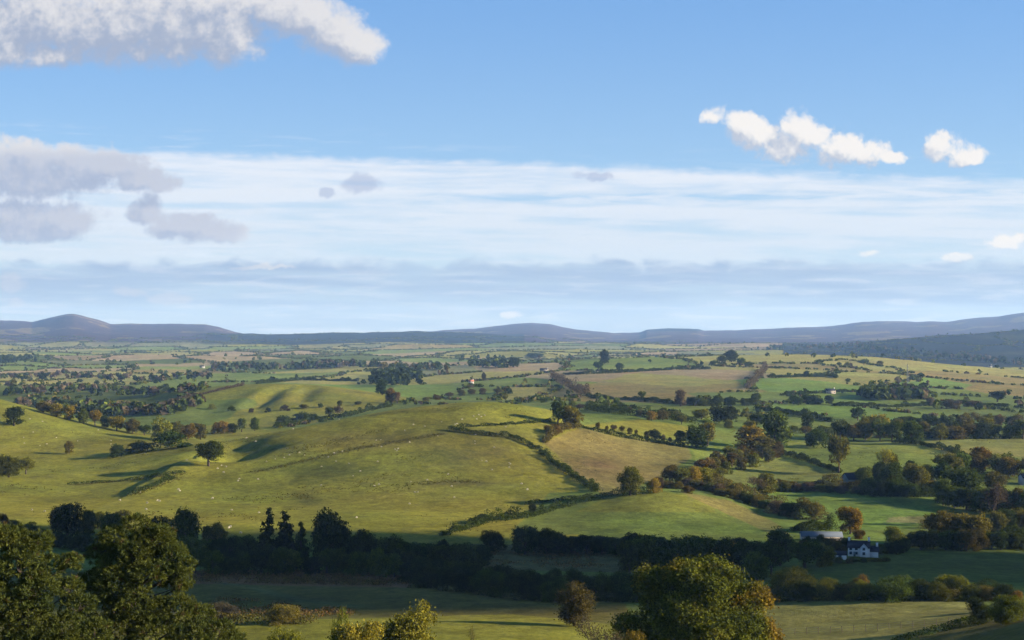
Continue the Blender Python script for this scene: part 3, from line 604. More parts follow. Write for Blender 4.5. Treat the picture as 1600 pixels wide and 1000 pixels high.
# ------------------------------------------------------------------ trees and bushes one can tell apart: (column, base row, width, height, kind, colour, where)
TREES = [
 # edge of the left-hand hill
 (68,645,24,22,'round','br','highest on the wooded edge of the left hill'),(88,651,22,25,'tall','yg','second down the wooded edge of the left hill'),(108,656,20,26,'tall','ye','among darker trees on the left hill edge'),
 (130,662,22,28,'round','gr','rising over the left hill edge'),(149,665,20,27,'round','org','halfway along the left hill edge'),(164,669,18,20,'round','dk','tucked low in the left hill edge row'),
 (183,673,30,27,'wide','yg','wide one in the left hill edge row'),(207,677,28,25,'round','br','in the lower part of the left hill edge row'),(226,680,22,18,'round','dk','beside the big yellow tree at the left hill foot'),
 (251,688,42,38,'wide','yg','largest, at the foot of the left hill'),(273,683,30,30,'round','ol','just right of the largest tree at the left hill foot'),(294,686,30,27,'round','org','in the dip between the left hill and the sheep hill'),
 (313,687,24,25,'round','ol','in the dip, right of the orange tree'),(345,677,30,20,'bush','org','in the dip behind the sheep hill knoll'),(363,677,20,18,'round','dk','behind the sheep hill knoll'),(378,675,18,24,'tall','gr','behind the sheep hill knoll'),(398,673,15,22,'tall','gr','at the right end of the row behind the knoll'),
 (22,665,36,29,'round','dk','standing alone on the left hill'),(108,709,18,23,'round','br','small, alone on the lower left pasture'),(183,714,26,24,'bush','dk','left of the pair above the pasture bank'),(217,707,38,20,'bush','gr','middle of three above the pasture bank'),
 (268,701,54,30,'bush','dk','largest of three above the pasture bank'),(326,728,52,46,'round','dk','standing in the hollow of the sheep hill'),(14,746,40,40,'wide','ol','at the left margin below the pasture'),(40,741,32,32,'round','yg','beside the olive tree at the left margin'),
 (2,833,22,34,'round','org','at the left margin above the pines'),(442,663,28,17,'bush','dk','first along the left crest of the sheep hill'),(472,658,32,15,'bush','dk','second along the left crest of the sheep hill'),(489,655,16,11,'bush','dk','smallest along the left crest of the sheep hill'),
 (515,652,16,19,'tall','dk','pointed, along the left crest of the sheep hill'),(528,649,17,18,'round','pu','pale, along the left crest of the sheep hill'),(609,630,15,28,'tall','org','taller of two behind the crest'),(621,630,15,20,'tall','pu','shorter of two behind the crest'),
 (597,617,20,26,'tall','dk','below the dark conifer wood'),(756,595,9,14,'round','br','alone in the field right of the red-roofed house'),
 # right of the crest
 (872,664,32,43,'tall','gr','left of the pair at the right end of the crest'),(893,669,36,40,'round','yg','right of the pair at the right end of the crest'),(862,677,32,15,'bush','rd','below the pair at the right end of the crest'),  # first two: one tree's shaded and sunlit sides, coloured as separate trees
 (817,628,11,9,'bush','br','small, on the hill crest line'),(850,629,15,10,'bush','dk','small, on the hill crest line'),
 (1018,657,24,17,'round','org','beyond the long hedge'),(1055,654,30,14,'bush','ol','low, beyond the long hedge'),(1135,664,48,37,'wide','bl','dome-shaped, beyond the autumn trees'),(1096,655,28,20,'round','ol','left of the dome-shaped dark tree'),
 (1183,664,30,24,'round','dk','right of the dome-shaped dark tree'),(1172,709,44,52,'tall','org','brightest of the autumn group'),(1105,697,28,40,'tall','yg','sunlit half of the close pair by the ploughed field'),(1088,700,38,42,'round','dk','shaded half of the close pair by the ploughed field'),  # close pair: sunlit and shaded sides put into two leaf colours
 (1063,691,19,20,'round','dk','small, left of the close pair by the ploughed field'),(1022,687,19,20,'bush','dk','dark, in the sapling row'),
 (1213,703,44,64,'tall','gr','tall, right of the orange autumn tree'),(1196,712,26,34,'tall','br','between the orange tree and the tall green one'),(1262,670,19,27,'tall','dk','pointed, far side of the bright fields'),(1275,699,46,30,'bush','dk','at the top of the bright fields'),
 (1322,680,36,22,'bush','org','low autumn one, left part of the far field edge'),(1346,679,28,23,'round','rd','autumn one in the far field edge'),(1372,684,38,45,'round','yg','pale, largest of the far field edge'),(1404,682,22,31,'tall','ol','narrow, in the far field edge'),
 (1425,694,40,38,'round','gr','standing forward of the far field edge'),(1460,684,24,18,'bush','rd','by the far field edge gap'),(1445,681,18,25,'tall','br','narrow, by the far field edge gap'),(1489,684,32,29,'round','dk','shady, right part of the far field edge'),
 (1505,678,32,37,'round','br','tall autumn one, right part of the far field edge'),(1540,677,25,27,'round','ol','near the right end of the far field edge'),(1592,680,16,12,'bush','br','at the right end of the far field edge'),
 (1310,739,42,64,'round','ol','alone beside the slate-roofed shed'),(1340,657,24,22,'round','dk','in the meadow behind the far field edge'),(1558,628,24,19,'tall','bl','triangular, alone among far right fields'),
 (985,774,40,46,'round','yg','pale willow-like, in the dip below the ploughed field'),(1022,769,28,23,'bush','ye','beside the pale willow-like tree'),(831,801,16,17,'bush','dk','alone at the foot of the sheep hill'),
 (1046,759,28,34,'round','br','left end of the autumn clump'),(1066,762,26,37,'tall','ol','second in the autumn clump'),(1085,760,24,35,'tall','ye','glowing, middle of the autumn clump'),(1105,759,22,31,'tall','yg','fourth in the autumn clump'),(1124,753,26,27,'round','ol','right end of the autumn clump'),
 (1075,770,22,12,'bush','rd','at the foot of the autumn clump'),(1120,729,24,30,'round','br','above the autumn clump'),(1141,727,24,34,'tall','ol','above the autumn clump'),(1160,724,22,30,'round','rd','below the orange autumn tree'),
 (1152,775,28,24,'bush','br','left end of the brown scrub bank'),(1178,778,32,36,'bare','pu','standing in the brown scrub bank'),(1197,774,28,40,'tall','ol','right end of the brown scrub bank'),
 (1380,752,38,54,'bare','yg','pale, beside the slate-roofed shed'),(1395,772,50,54,'wide','dk','big, in the group right of the shed'),(1430,770,48,49,'round','ol','sunlit, in the group right of the shed'),(1457,765,22,17,'bush','ye','right end of the group near the shed'),
 (1500,787,66,68,'wide','dk','biggest of the right-hand grove'),(1487,738,25,24,'round','br','top left of the right-hand grove'),(1532,733,36,36,'round','org','top of the right-hand grove'),(1573,742,54,35,'wide','gr','top right of the right-hand grove'),
 (1557,781,44,52,'round','br','middle of the right-hand grove'),(1583,808,38,44,'round','gr','right side of the right-hand grove'),(1553,828,42,66,'bare','pu','pale, front of the right-hand grove'),(1596,815,24,24,'bush','org','at the right margin of the grove'),
 (1468,853,48,62,'round','br','left of the two big russet trees'),(1515,855,84,64,'wide','br','right of the two big russet trees'),(1433,855,44,30,'bush','dk','between the cottage and the russet trees'),(1580,853,56,34,'bush','dk','right of the russet trees'),
 (1214,803,30,26,'bush','pu','left end of the scrub above the barn'),(1233,808,28,29,'bush','dk','in the scrub above the barn'),(1263,811,56,38,'bush','br','largest scrub above the barn'),
 (1328,834,44,46,'round','org','beside the pale-roofed barn'),(1342,842,26,18,'bush','rd','just behind the white cottage'),(1398,855,36,38,'round','yg','right of the white cottage'),
 (1219,884,48,64,'tall','dk','left end of the trees before the barn'),(1258,887,54,48,'round','gr','before the barn'),(1288,884,40,40,'bush','ol','before the barn, near the cottage'),(1308,872,30,28,'bush','br','left of the white cottage'),
 # hedge bank before the cottage
 (1243,936,94,54,'bush','ol','largest in the hedge bank below the cottage'),(1300,936,50,40,'bush','dk','second in the hedge bank below the cottage'),(1346,936,26,44,'tall','rd','sticking out of the hedge bank below the cottage'),(1335,935,56,34,'bush','br','below the red-brown one in the hedge bank'),
 (1398,938,80,44,'bush','gr','wide, middle of the hedge bank below the cottage'),(1450,937,40,30,'bush','dk','low, right of middle in the hedge bank'),(1492,938,70,45,'bush','ol','in the right half of the hedge bank'),(1545,938,64,34,'bush','dk','at the right end of the hedge bank'),
 (1530,975,48,46,'bush','dk','at the corner of the sunny field'),(1574,974,66,50,'bush','gr','right of the sunny field corner'),(1586,953,36,34,'bush','rd','behind the green bush at the field corner'),
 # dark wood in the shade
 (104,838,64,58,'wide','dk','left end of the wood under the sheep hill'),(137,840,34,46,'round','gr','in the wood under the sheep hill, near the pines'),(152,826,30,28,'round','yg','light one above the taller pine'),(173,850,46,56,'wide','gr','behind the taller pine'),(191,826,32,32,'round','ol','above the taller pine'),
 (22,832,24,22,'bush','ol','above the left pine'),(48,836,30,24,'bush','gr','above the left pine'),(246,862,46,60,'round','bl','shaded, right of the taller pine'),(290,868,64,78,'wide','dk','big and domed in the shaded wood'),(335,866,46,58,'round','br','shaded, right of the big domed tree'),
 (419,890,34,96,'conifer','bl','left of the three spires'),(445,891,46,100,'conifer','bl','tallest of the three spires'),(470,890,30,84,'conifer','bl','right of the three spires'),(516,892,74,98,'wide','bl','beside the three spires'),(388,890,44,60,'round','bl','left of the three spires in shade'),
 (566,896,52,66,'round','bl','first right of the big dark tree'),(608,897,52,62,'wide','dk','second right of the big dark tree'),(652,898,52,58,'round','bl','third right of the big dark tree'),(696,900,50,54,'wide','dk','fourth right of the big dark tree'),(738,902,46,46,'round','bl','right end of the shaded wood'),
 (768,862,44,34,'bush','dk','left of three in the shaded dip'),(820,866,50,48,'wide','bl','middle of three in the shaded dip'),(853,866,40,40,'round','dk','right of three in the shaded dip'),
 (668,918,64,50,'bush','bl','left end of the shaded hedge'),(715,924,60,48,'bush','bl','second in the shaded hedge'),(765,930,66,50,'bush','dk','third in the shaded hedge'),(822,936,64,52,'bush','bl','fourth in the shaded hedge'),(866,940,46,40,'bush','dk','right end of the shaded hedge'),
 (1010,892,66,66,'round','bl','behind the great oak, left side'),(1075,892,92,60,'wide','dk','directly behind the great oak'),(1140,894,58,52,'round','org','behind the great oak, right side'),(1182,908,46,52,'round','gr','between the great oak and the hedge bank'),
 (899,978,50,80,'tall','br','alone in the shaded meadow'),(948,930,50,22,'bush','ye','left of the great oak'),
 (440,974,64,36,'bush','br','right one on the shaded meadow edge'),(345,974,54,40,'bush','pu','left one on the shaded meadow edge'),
 # far single trees
 (945,569,15,24,'tall','dk','tallest on the far ridge'),(968,580,15,13,'round','dk','right of the tallest far ridge tree'),(935,580,20,17,'round','dk','left of the tallest far ridge tree'),(803,574,20,19,'wide','dk','left of the far farmhouse'),(835,559,38,9,'bush','dk','flat dark copse on the far plain'),
 (1143,566,22,24,'wide','dk','centre of the far hilltop copse'),(1128,570,18,16,'round','dk','left in the far hilltop copse'),(1158,571,18,15,'round','gr','right in the far hilltop copse'),(1116,572,16,11,'bush','dk','left tip of the far hilltop copse'),(1170,574,14,10,'bush','gr','right tip of the far hilltop copse'),
 (1003,624,15,15,'round','gr','below the big stubble field'),(1063,635,17,30,'tall','pu','tall, below the big stubble field'),(1325,599,10,10,'round','dk','alone on the far right slope'),(1311,573,9,8,'round','dk','on the far right skyline, left'),(1350,570,13,10,'round','gr','on the far right skyline, middle'),
 (1260,589,10,11,'tall','dk','on the far wall left of the slope'),(1375,571,11,8,'round','ol','on the far right skyline, right'),(1489,639,34,17,'bush','pu','larger of two in the far right meadow'),(1454,634,16,15,'round','pu','smaller of two in the far right meadow'),(1522,636,26,11,'bush','pu','low, in the far right meadow'),
]
NEAR_TREES = [   # (column, row of the top, width, depth, kind, colour, where)
 (563,944,100,150,'round','yg','left of the two at the bottom edge'),(641,942,112,156,'round','yg','right of the two at the bottom edge'),(535,952,46,158,'bush','gr','beside the pair at the bottom edge'),(448,980,70,140,'round','ol','small top at the bottom edge'),
 (737,972,22,170,'bare','ol','thin, at the bottom edge'),(785,984,50,160,'bush','br','low, at the bottom edge right of the thin tree'),(932,968,64,160,'bare','pu','at the bottom edge left of the oak'),(985,982,62,150,'bush','org','at the bottom edge left of the oak'),
 (1035,990,50,150,'bush','br','at the foot of the great oak'),
]
for a in TREES: tree(*a, ymin=(1150 if a[1] < 640 and a[0] > 560 and a[0] not in (817, 850) else 90))
for u, vt, w, y, kind, col, place in NEAR_TREES: tree(u, vt, w, 0, kind, col, place, y=y)
for k, (u, v, w, h) in enumerate([(934,671,9,13),(948,673,6,9),(959,675,11,13),(972,677,10,14),(984,679,9,11),(994,681,6,12),(1010,684,8,11),(1036,689,8,11),(1047,691,7,10)]):
    tree(u, v, w, h, 'round', 'br', 'in the sapling row along the ploughed field', 'sapling row')
def row(line, n, w, h, kinds, cols, place, group, ymin=90, jit=2):
    u, v = uv_line(line, n)
    for k in range(n):
        tree(u[k]+rng.normal()*jit, v[k]+rng.normal()*jit*.3, rng.uniform(*w), rng.uniform(*h), kinds[rng.integers(len(kinds))], cols[rng.integers(len(cols))], place, group, ymin=ymin)
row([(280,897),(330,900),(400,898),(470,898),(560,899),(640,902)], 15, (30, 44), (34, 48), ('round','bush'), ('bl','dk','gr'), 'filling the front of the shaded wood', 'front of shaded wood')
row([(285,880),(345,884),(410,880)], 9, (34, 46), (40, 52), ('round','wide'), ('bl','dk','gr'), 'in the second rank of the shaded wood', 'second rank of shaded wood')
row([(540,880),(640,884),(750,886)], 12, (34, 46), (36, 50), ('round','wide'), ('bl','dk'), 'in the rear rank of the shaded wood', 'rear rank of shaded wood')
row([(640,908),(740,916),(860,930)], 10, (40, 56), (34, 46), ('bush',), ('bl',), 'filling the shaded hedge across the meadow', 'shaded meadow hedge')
row([(1240,862),(1275,862),(1318,858)], 6, (24, 34), (20, 26), ('bush',), ('dk','ol','br'), 'in front of the pale-roofed barn', 'bushes before the barn')
row([(1440,858),(1500,860),(1600,858)], 10, (30, 46), (28, 42), ('bush','wide'), ('dk','br','bl'), 'at the foot of the two big russet trees', 'scrub under russet trees')
row([(1475,790),(1540,802),(1605,812)], 9, (34, 46), (34, 52), ('wide','bush','round'), ('dk','gr','br'), 'filling the right-hand grove', 'fill of right-hand grove')
row([(1365,774),(1420,776),(1475,772)], 7, (28, 40), (20, 34), ('bush',), ('dk','bl'), 'at the foot of the group right of the shed', 'scrub right of shed')
row([(1098,738),(1150,728),(1215,712)], 12, (16, 26), (16, 28), ('bush','round','tall'), ('br','ol','rd','yg'), 'in the autumn copse below the orange tree', 'autumn copse')
row([(1030,762),(1080,764),(1140,772)], 9, (16, 26), (12, 20), ('bush',), ('br','ol','pu'), 'low under the autumn clump', 'scrub under autumn clump')
row([(1205,938),(1380,937),(1570,940)], 14, (36, 54), (26, 42), ('bush',), ('dk','ol','br'), 'filling the hedge bank below the cottage', 'fill of hedge bank')
row([(1232,682),(1420,684),(1600,682)], 16, (16, 28), (9, 18), ('bush','round'), ('dk','ol','br'), 'low in the far field edge', 'shrubs of far field edge')
row([(1120,772),(1180,790),(1235,806)], 10, (18, 30), (14, 24), ('bush',), ('br','dk','pu'), 'in the scrub bank above the round field', 'scrub bank')
row([(1312,880),(1345,879),(1385,877)], 7, (12, 20), (7, 12), ('bush',), ('dk','ol','br'), 'in the garden hedge before the white cottage', 'garden hedge of cottage')
row([(1376,866),(1392,865),(1412,864)], 4, (18, 26), (16, 26), ('bush','round'), ('dk','gr'), 'crowding the right end of the white cottage', 'bushes beside cottage')
row([(335,640),(400,645),(470,640),(560,632)], 9, (8, 14), (7, 12), ('bush','round'), ('pu','ol','dk'), 'scattered over the gullied knoll', 'scrub on knoll', 1150)
row([(985,897),(1080,895),(1205,902)], 10, (44, 60), (46, 64), ('wide','round'), ('dk','bl','gr'), 'in the dense wood behind the great oak', 'wood behind the oak')
row([(905,936),(950,940),(1000,940)], 5, (44, 60), (36, 52), ('bush','round'), ('bl','dk'), 'in the dark gap left of the great oak', 'shrubs left of the oak')
row([(870,866),(960,866),(1010,872)], 7, (34, 48), (30, 42), ('round','wide'), ('bl','dk'), 'in the taller shaded row under the round field', 'taller row under round field')
row([(1266,852),(1274,853),(1282,852)], 2, (14, 18), (18, 22), ('bush',), ('dk',), 'breaking the long front of the pale-roofed barn', 'bushes at barn front')
row([(1290,688),(1360,688),(1420,690)], 7, (24, 36), (24, 38), ('round','wide'), ('ol','gr','yg','br'), 'in the full middle of the far field edge', 'middle of far field edge')
row([(1470,688),(1530,684),(1600,686)], 7, (22, 34), (22, 36), ('round','wide','tall'), ('ol','dk','br','gr'), 'in the right stretch of the far field edge', 'right stretch of far field edge')
row([(1350,756),(1400,752),(1475,758)], 6, (26, 38), (28, 44), ('round','wide'), ('ol','gr','dk'), 'crowding behind the group right of the shed', 'trees behind shed group')
row([(1480,745),(1540,742),(1605,750)], 6, (30, 44), (32, 46), ('round','wide'), ('gr','ol','br'), 'along the top of the right-hand grove', 'upper right-hand grove')
row([(1560,832),(1585,830),(1606,834)], 4, (30, 42), (36, 54), ('round','wide'), ('gr','ol','br'), 'massed at the right margin below the grove', 'trees at right margin')
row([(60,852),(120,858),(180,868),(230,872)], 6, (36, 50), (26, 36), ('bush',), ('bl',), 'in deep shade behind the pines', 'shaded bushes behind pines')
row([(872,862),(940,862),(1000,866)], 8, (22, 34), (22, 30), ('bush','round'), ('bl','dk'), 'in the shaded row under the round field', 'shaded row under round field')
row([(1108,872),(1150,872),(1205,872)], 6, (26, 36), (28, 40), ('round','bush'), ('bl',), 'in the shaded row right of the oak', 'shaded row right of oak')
row([(880,640),(925,641),(995,646)], 9, (10, 20), (9, 16), ('round','tall'), ('dk','pu','gr'), 'in the row beyond the long hedge', 'row beyond long hedge')
row([(1078,634),(1130,635),(1180,634)], 10, (14, 22), (14, 20), ('round','wide'), ('dk','gr'), 'in the dark row below the stubble field', 'dark row below stubble field', 1100)
row([(1238,632),(1265,632),(1294,632)], 6, (14, 20), (12, 17), ('round','wide'), ('dk',), 'in the far dark row left of the pale barn', 'far dark row', 1100)
row([(1408,665),(1440,665),(1478,666)], 8, (16, 24), (14, 20), ('round',), ('dk','gr'), 'in the dark belt behind the far field edge', 'dark belt', 90)
row([(1520,668),(1560,668),(1602,672)], 8, (18, 28), (20, 30), ('round','bare'), ('dk','pu','ol'), 'in the belt at the far right meadow', 'right-hand belt', 90)
row([(1000,650),(1050,660),(1090,668),(1200,672),(1240,676)], 8, (14, 24), (12, 20), ('round','bush'), ('ol','br','gr'), 'between the long hedge and the autumn trees', 'trees behind long hedge', 90)
row([(1070,752),(1130,742),(1200,722)], 7, (18, 26), (18, 28), ('round','bush'), ('br','ol','rd'), 'in the autumn strip above the clump', 'autumn strip', 90)
row([(1205,768),(1260,768),(1340,770)], 8, (16, 26), (12, 20), ('bush',), ('br','pu','ol'), 'in the hedge left of the slate-roofed shed', 'bushes left of shed', 90)
row([(665,629),(700,622),(740,617),(795,615)], 8, (10, 16), (8, 13), ('round',), ('pu','br'), 'in the pale row beyond the sheep hill', 'pale row', 1100)

# ------------------------------------------------------------------ great oak, pines: built leaf by leaf
def mixed_cols(P, spec, g):
    c = np.empty((len(P), 3)); c[:] = spec[0]
    for col, w in spec[1:]: c = c*(1-w[:, None])+np.array(col)*w[:, None]
    return np.repeat(c, 4, 0)
def oak():
    g = np.random.default_rng(5); y = 182.; x = (1092-U0)/F*y; z = ground_z(x, y)[0]; H = -(866-V0)/F*y-z
    R_ = 134/F*y
    L = shell_lobes((0, 0, H*.50), (R_*1.0, R_*1.0, H*.52), 40, (1.9, 3.0), g, -.8)
    L += [((-R_*.55, 1, H*.86-1.4), (2.4, 2.4, 1.8)), ((R_*.62, 0, H*.62), (2.6, 2.6, 2.2)), ((R_*.7, -1, H*.34), (2.6, 2.6, 2.2)), ((-R_*.75, -1, H*.38), (2.8, 2.8, 2.4)), ((R_*.2, -1, H*.90-1.2), (3.2, 3, 1.9))]
    P, O = lobed_points(L, 30, 24, .42, g, .6)
    nz = fbm(P[:, 0]+40, P[:, 2]+P[:, 1]*.7, 2.6, 3, 8)
    q = leaf_quads(P, .36, g, O)
    edge = smooth(P[:, 0]/R_+P[:, 2]/H*.55+nz*1.2, .78, 1.35)
    top = smooth(np.abs(P[:, 0]/R_)*.5+P[:, 2]/H+nz*1.5, 1.05, 1.5)
    col = mixed_cols(P, [(.062,.074,.013), ((.032,.044,.011), smooth(nz, -.05, -.3)*.8), ((.115,.102,.016), smooth(nz, .1, .32)*.55), ((.165,.095,.015), np.clip(edge*.62+top*.18, 0, .75))], g)
    o = bpy.data.objects.new('oak_tree', None); COL.objects.link(o); o.location = (x, y, z)
    o['label'] = 'great spreading oak turning orange at its right edge, lower right of centre'; o['category'] = 'tree'
    link('crown', leaf_mesh('crown', q, LEAFC, col), o)
    link('trunk', tubes_mesh('trunk', limbs(g, L, H*.6, .75, 16, .4), BARK), o)
oak()
def pine(u, y, top, pads, label, seed, right=True):
    """Scots pine: leaning trunk, crooked limbs, pads of needle tufts (column, row, radius px, depth offset m)"""
    g = np.random.default_rng(seed); k = y/F; x = (u-U0)*k; z = ground_z(x, y)[0]
    A = np.array([((a-u)*k, dy, -(b-V0)*k-z, r*k) for a, b, r, dy in pads])
    extra = []
    for a in A:                                                       # the far side of the crown
        for j in range(1 if g.random() < .7 else 0):
            extra.append((a[0]*g.uniform(.35, .95)+g.normal()*.5, g.uniform(.8, 3.2)*(1 if j else -.45), a[2]+g.normal()*.5-.4, a[3]*g.uniform(.7, 1.)))
    A = np.concatenate([A, np.array(extra)])
    H = A[:, 2].max()+.5
    tr = np.array([(0, 0, -.8), (.15, .1, H*.3), (-.2, .2, H*.55), (.1, 0, H*.8), (A[0, 0], A[0, 1], A[0, 2])])
    T_ = [tube(tr, [.34, .28, .21, .13, .04], 8)]; Q, CC = [], []
    for a in A:
        s0 = np.clip((a[2]-1.4-abs(a[0])*.35)/H, .12, .9); s = np.array([np.interp(s0*H, tr[:, 2], tr[:, i]) for i in range(3)])
        e = a[:3]-np.array((0, 0, a[3]*.3)); mid = (s+e)/2+g.normal(size=3)*.25+np.array((0, 0, .25)); T_.append(tube([s, mid, e], [.11, .075, .025], 5))
        n = int(82*a[3]**1.9)+24
        d = unit(g.normal(size=(n, 3))+np.array((0, 0, .45)))
        rad = np.array((.92, .92, .62))*a[3]
        lump = 1+.45*fbm(d[:, 0]*2+a[0]*9, d[:, 1]*2+d[:, 2]*2.3+a[2]*5, .7, 2, seed)
        c = a[:3]+d*rad*(g.uniform(.35, 1.0, (n, 1))**.6)*lump[:, None]
        for _ in range(2):                                            # tip branchlets
            pick = g.integers(0, n, 5)
            for i in pick[:2]: T_.append(tube([e, (e+c[i])/2+g.normal(size=3)*.08, c[i]], [.03, .02, .008], 3))
        m_ = 19
        ax = unit(d[:, None]*1.1+g.normal(size=(n, m_, 3))*.75+np.array((0, 0, .25)))
        b = unit(np.cross(ax, g.normal(size=(n, m_, 3)))); ln = g.uniform(.16, .36, (n, m_, 1)); p0 = c[:, None]
        q = np.stack([p0-b*.016, p0+ax*ln*.55-b*.024, p0+ax*ln, p0+ax*ln*.55+b*.024], 2)
        Q.append(q.reshape(-1, 3))
        t = (.5+.9*fbm(c[:, 0]+31, c[:, 2]*1.3+c[:, 1], .9, 3, 5+seed))[:, None]
        cc = np.array((.024,.042,.016))*(1-t)+np.array((.092,.098,.020))*t
        cc = np.where(g.random((n, 1)) < .02, np.array((.06,.045,.02)), cc)
        CC.append(np.repeat(cc, m_*4, 0))
    o = bpy.data.objects.new('pine_tree', None); COL.objects.link(o); o.location = (x, y, z); o['label'] = label; o['category'] = 'pine'
    link('crown', leaf_mesh('crown', np.concatenate(Q), NEEDLE, np.concatenate(CC)), o)
    link('trunk', tubes_mesh('trunk', T_, BARK), o)
pine(205, 98, 805, [(212,822,26,0),(180,838,26,-.6),(245,838,28,.4),(215,858,34,-1.2),(160,868,30,.2),(268,862,26,0),(288,880,22,-.5),(240,892,36,-1.4),(190,900,36,-1.6),(150,908,30,-.4),(275,912,24,0),(165,945,36,-1.5),
     (225,935,38,-2),(285,945,32,-1.2),(312,958,28,-.4),(200,975,42,-2.2),(255,980,42,-2.2),(310,988,38,-1.6),(345,985,30,-.6),(365,1005,28,-.2),(150,990,38,-1.6),(230,1020,46,-2.5),(300,1030,46,-2.2),(170,1035,46,-2.2),(370,1040,36,-.8)],
     'tall pine with dense needle pads, right of two at the lower left', 21)
pine(30, 86, 826, [(20,842,30,0),(58,848,26,.2),(-20,850,30,.3),(38,878,36,-1),(-8,890,38,-1.2),(80,884,28,0),(108,880,20,.3),(70,915,36,-1.3),(15,930,42,-1.8),(110,918,26,-.2),(-40,925,40,-1),(125,945,30,-.4),(60,955,44,-1.8),(0,975,46,-2),
     (105,975,38,-1.4),(150,985,30,-.4),(50,1000,48,-2.2),(120,1015,44,-1.8),(-50,985,44,-1.2),(0,1030,50,-2),(80,1040,50,-2),(160,1035,36,-.8)],
     'lower pine cut off by the left margin, left of the tall pine', 22)

# ------------------------------------------------------------------ hedges: each a clipped or overgrown line of leaves; a few stand in for shadows
def hedge(line, hpx, col, label, wd=1.6, ymin=90, lumpy=.9):
    u, v = uv_line(line, 40); P = np.array([at(a, b, ymin) for a, b in zip(u, v)])
    keep = [0]
    for i in range(1, len(P)):
        if abs(P[i, 1]-P[keep[-1], 1]) < 60: keep.append(i)
    P = P[keep]; seg = np.r_[0, np.cumsum(np.hypot(*np.diff(P[:, :2], axis=0).T))]; Ln = seg[-1]
    d = P[:, 1].mean(); h0 = hpx/F*d; leaf = np.clip(d/1407*1.25, .3, 1.6)
    n = int(min(9000, Ln*h0*(wd+h0)*.5/leaf**2*5.5)); g = np.random.default_rng(int(line[0][0]*7+line[0][1]))
    s = g.uniform(0, Ln, n); x = np.interp(s, seg, P[:, 0]); y = np.interp(s, seg, P[:, 1])
    lump = 1+lumpy*2.2*fbm(s, s*0+line[0][0], max(5., h0*2.2), 3, 9); hh = h0*np.clip(lump, .35, 2.2)
    hh *= 1+.6*smooth(vnoise(s/13+3.3, s*0+line[0][1]), .72, .92); gapm = fbm(s, s*0+7.7, 16, 3, 4) > -.20
    t = g.random(n)**.7; ww = (wd*.5+.25*hh)*np.sqrt(1-t*t*.9)
    x += g.normal(size=n)*ww*.6; y += g.normal(size=n)*ww*.6
    p = np.stack([x, y, ground_z(x, y)+t*hh], -1)[gapm]
    o0 = P[len(P)//2]; q = leaf_quads(p-o0, leaf, g, None, .7)
    c = PAL[col][0]; ob = link('hedge', leaf_mesh('hedge', q, LEAF), None, o0, None, label, 'hedge'); ob.color = (*c, 1)
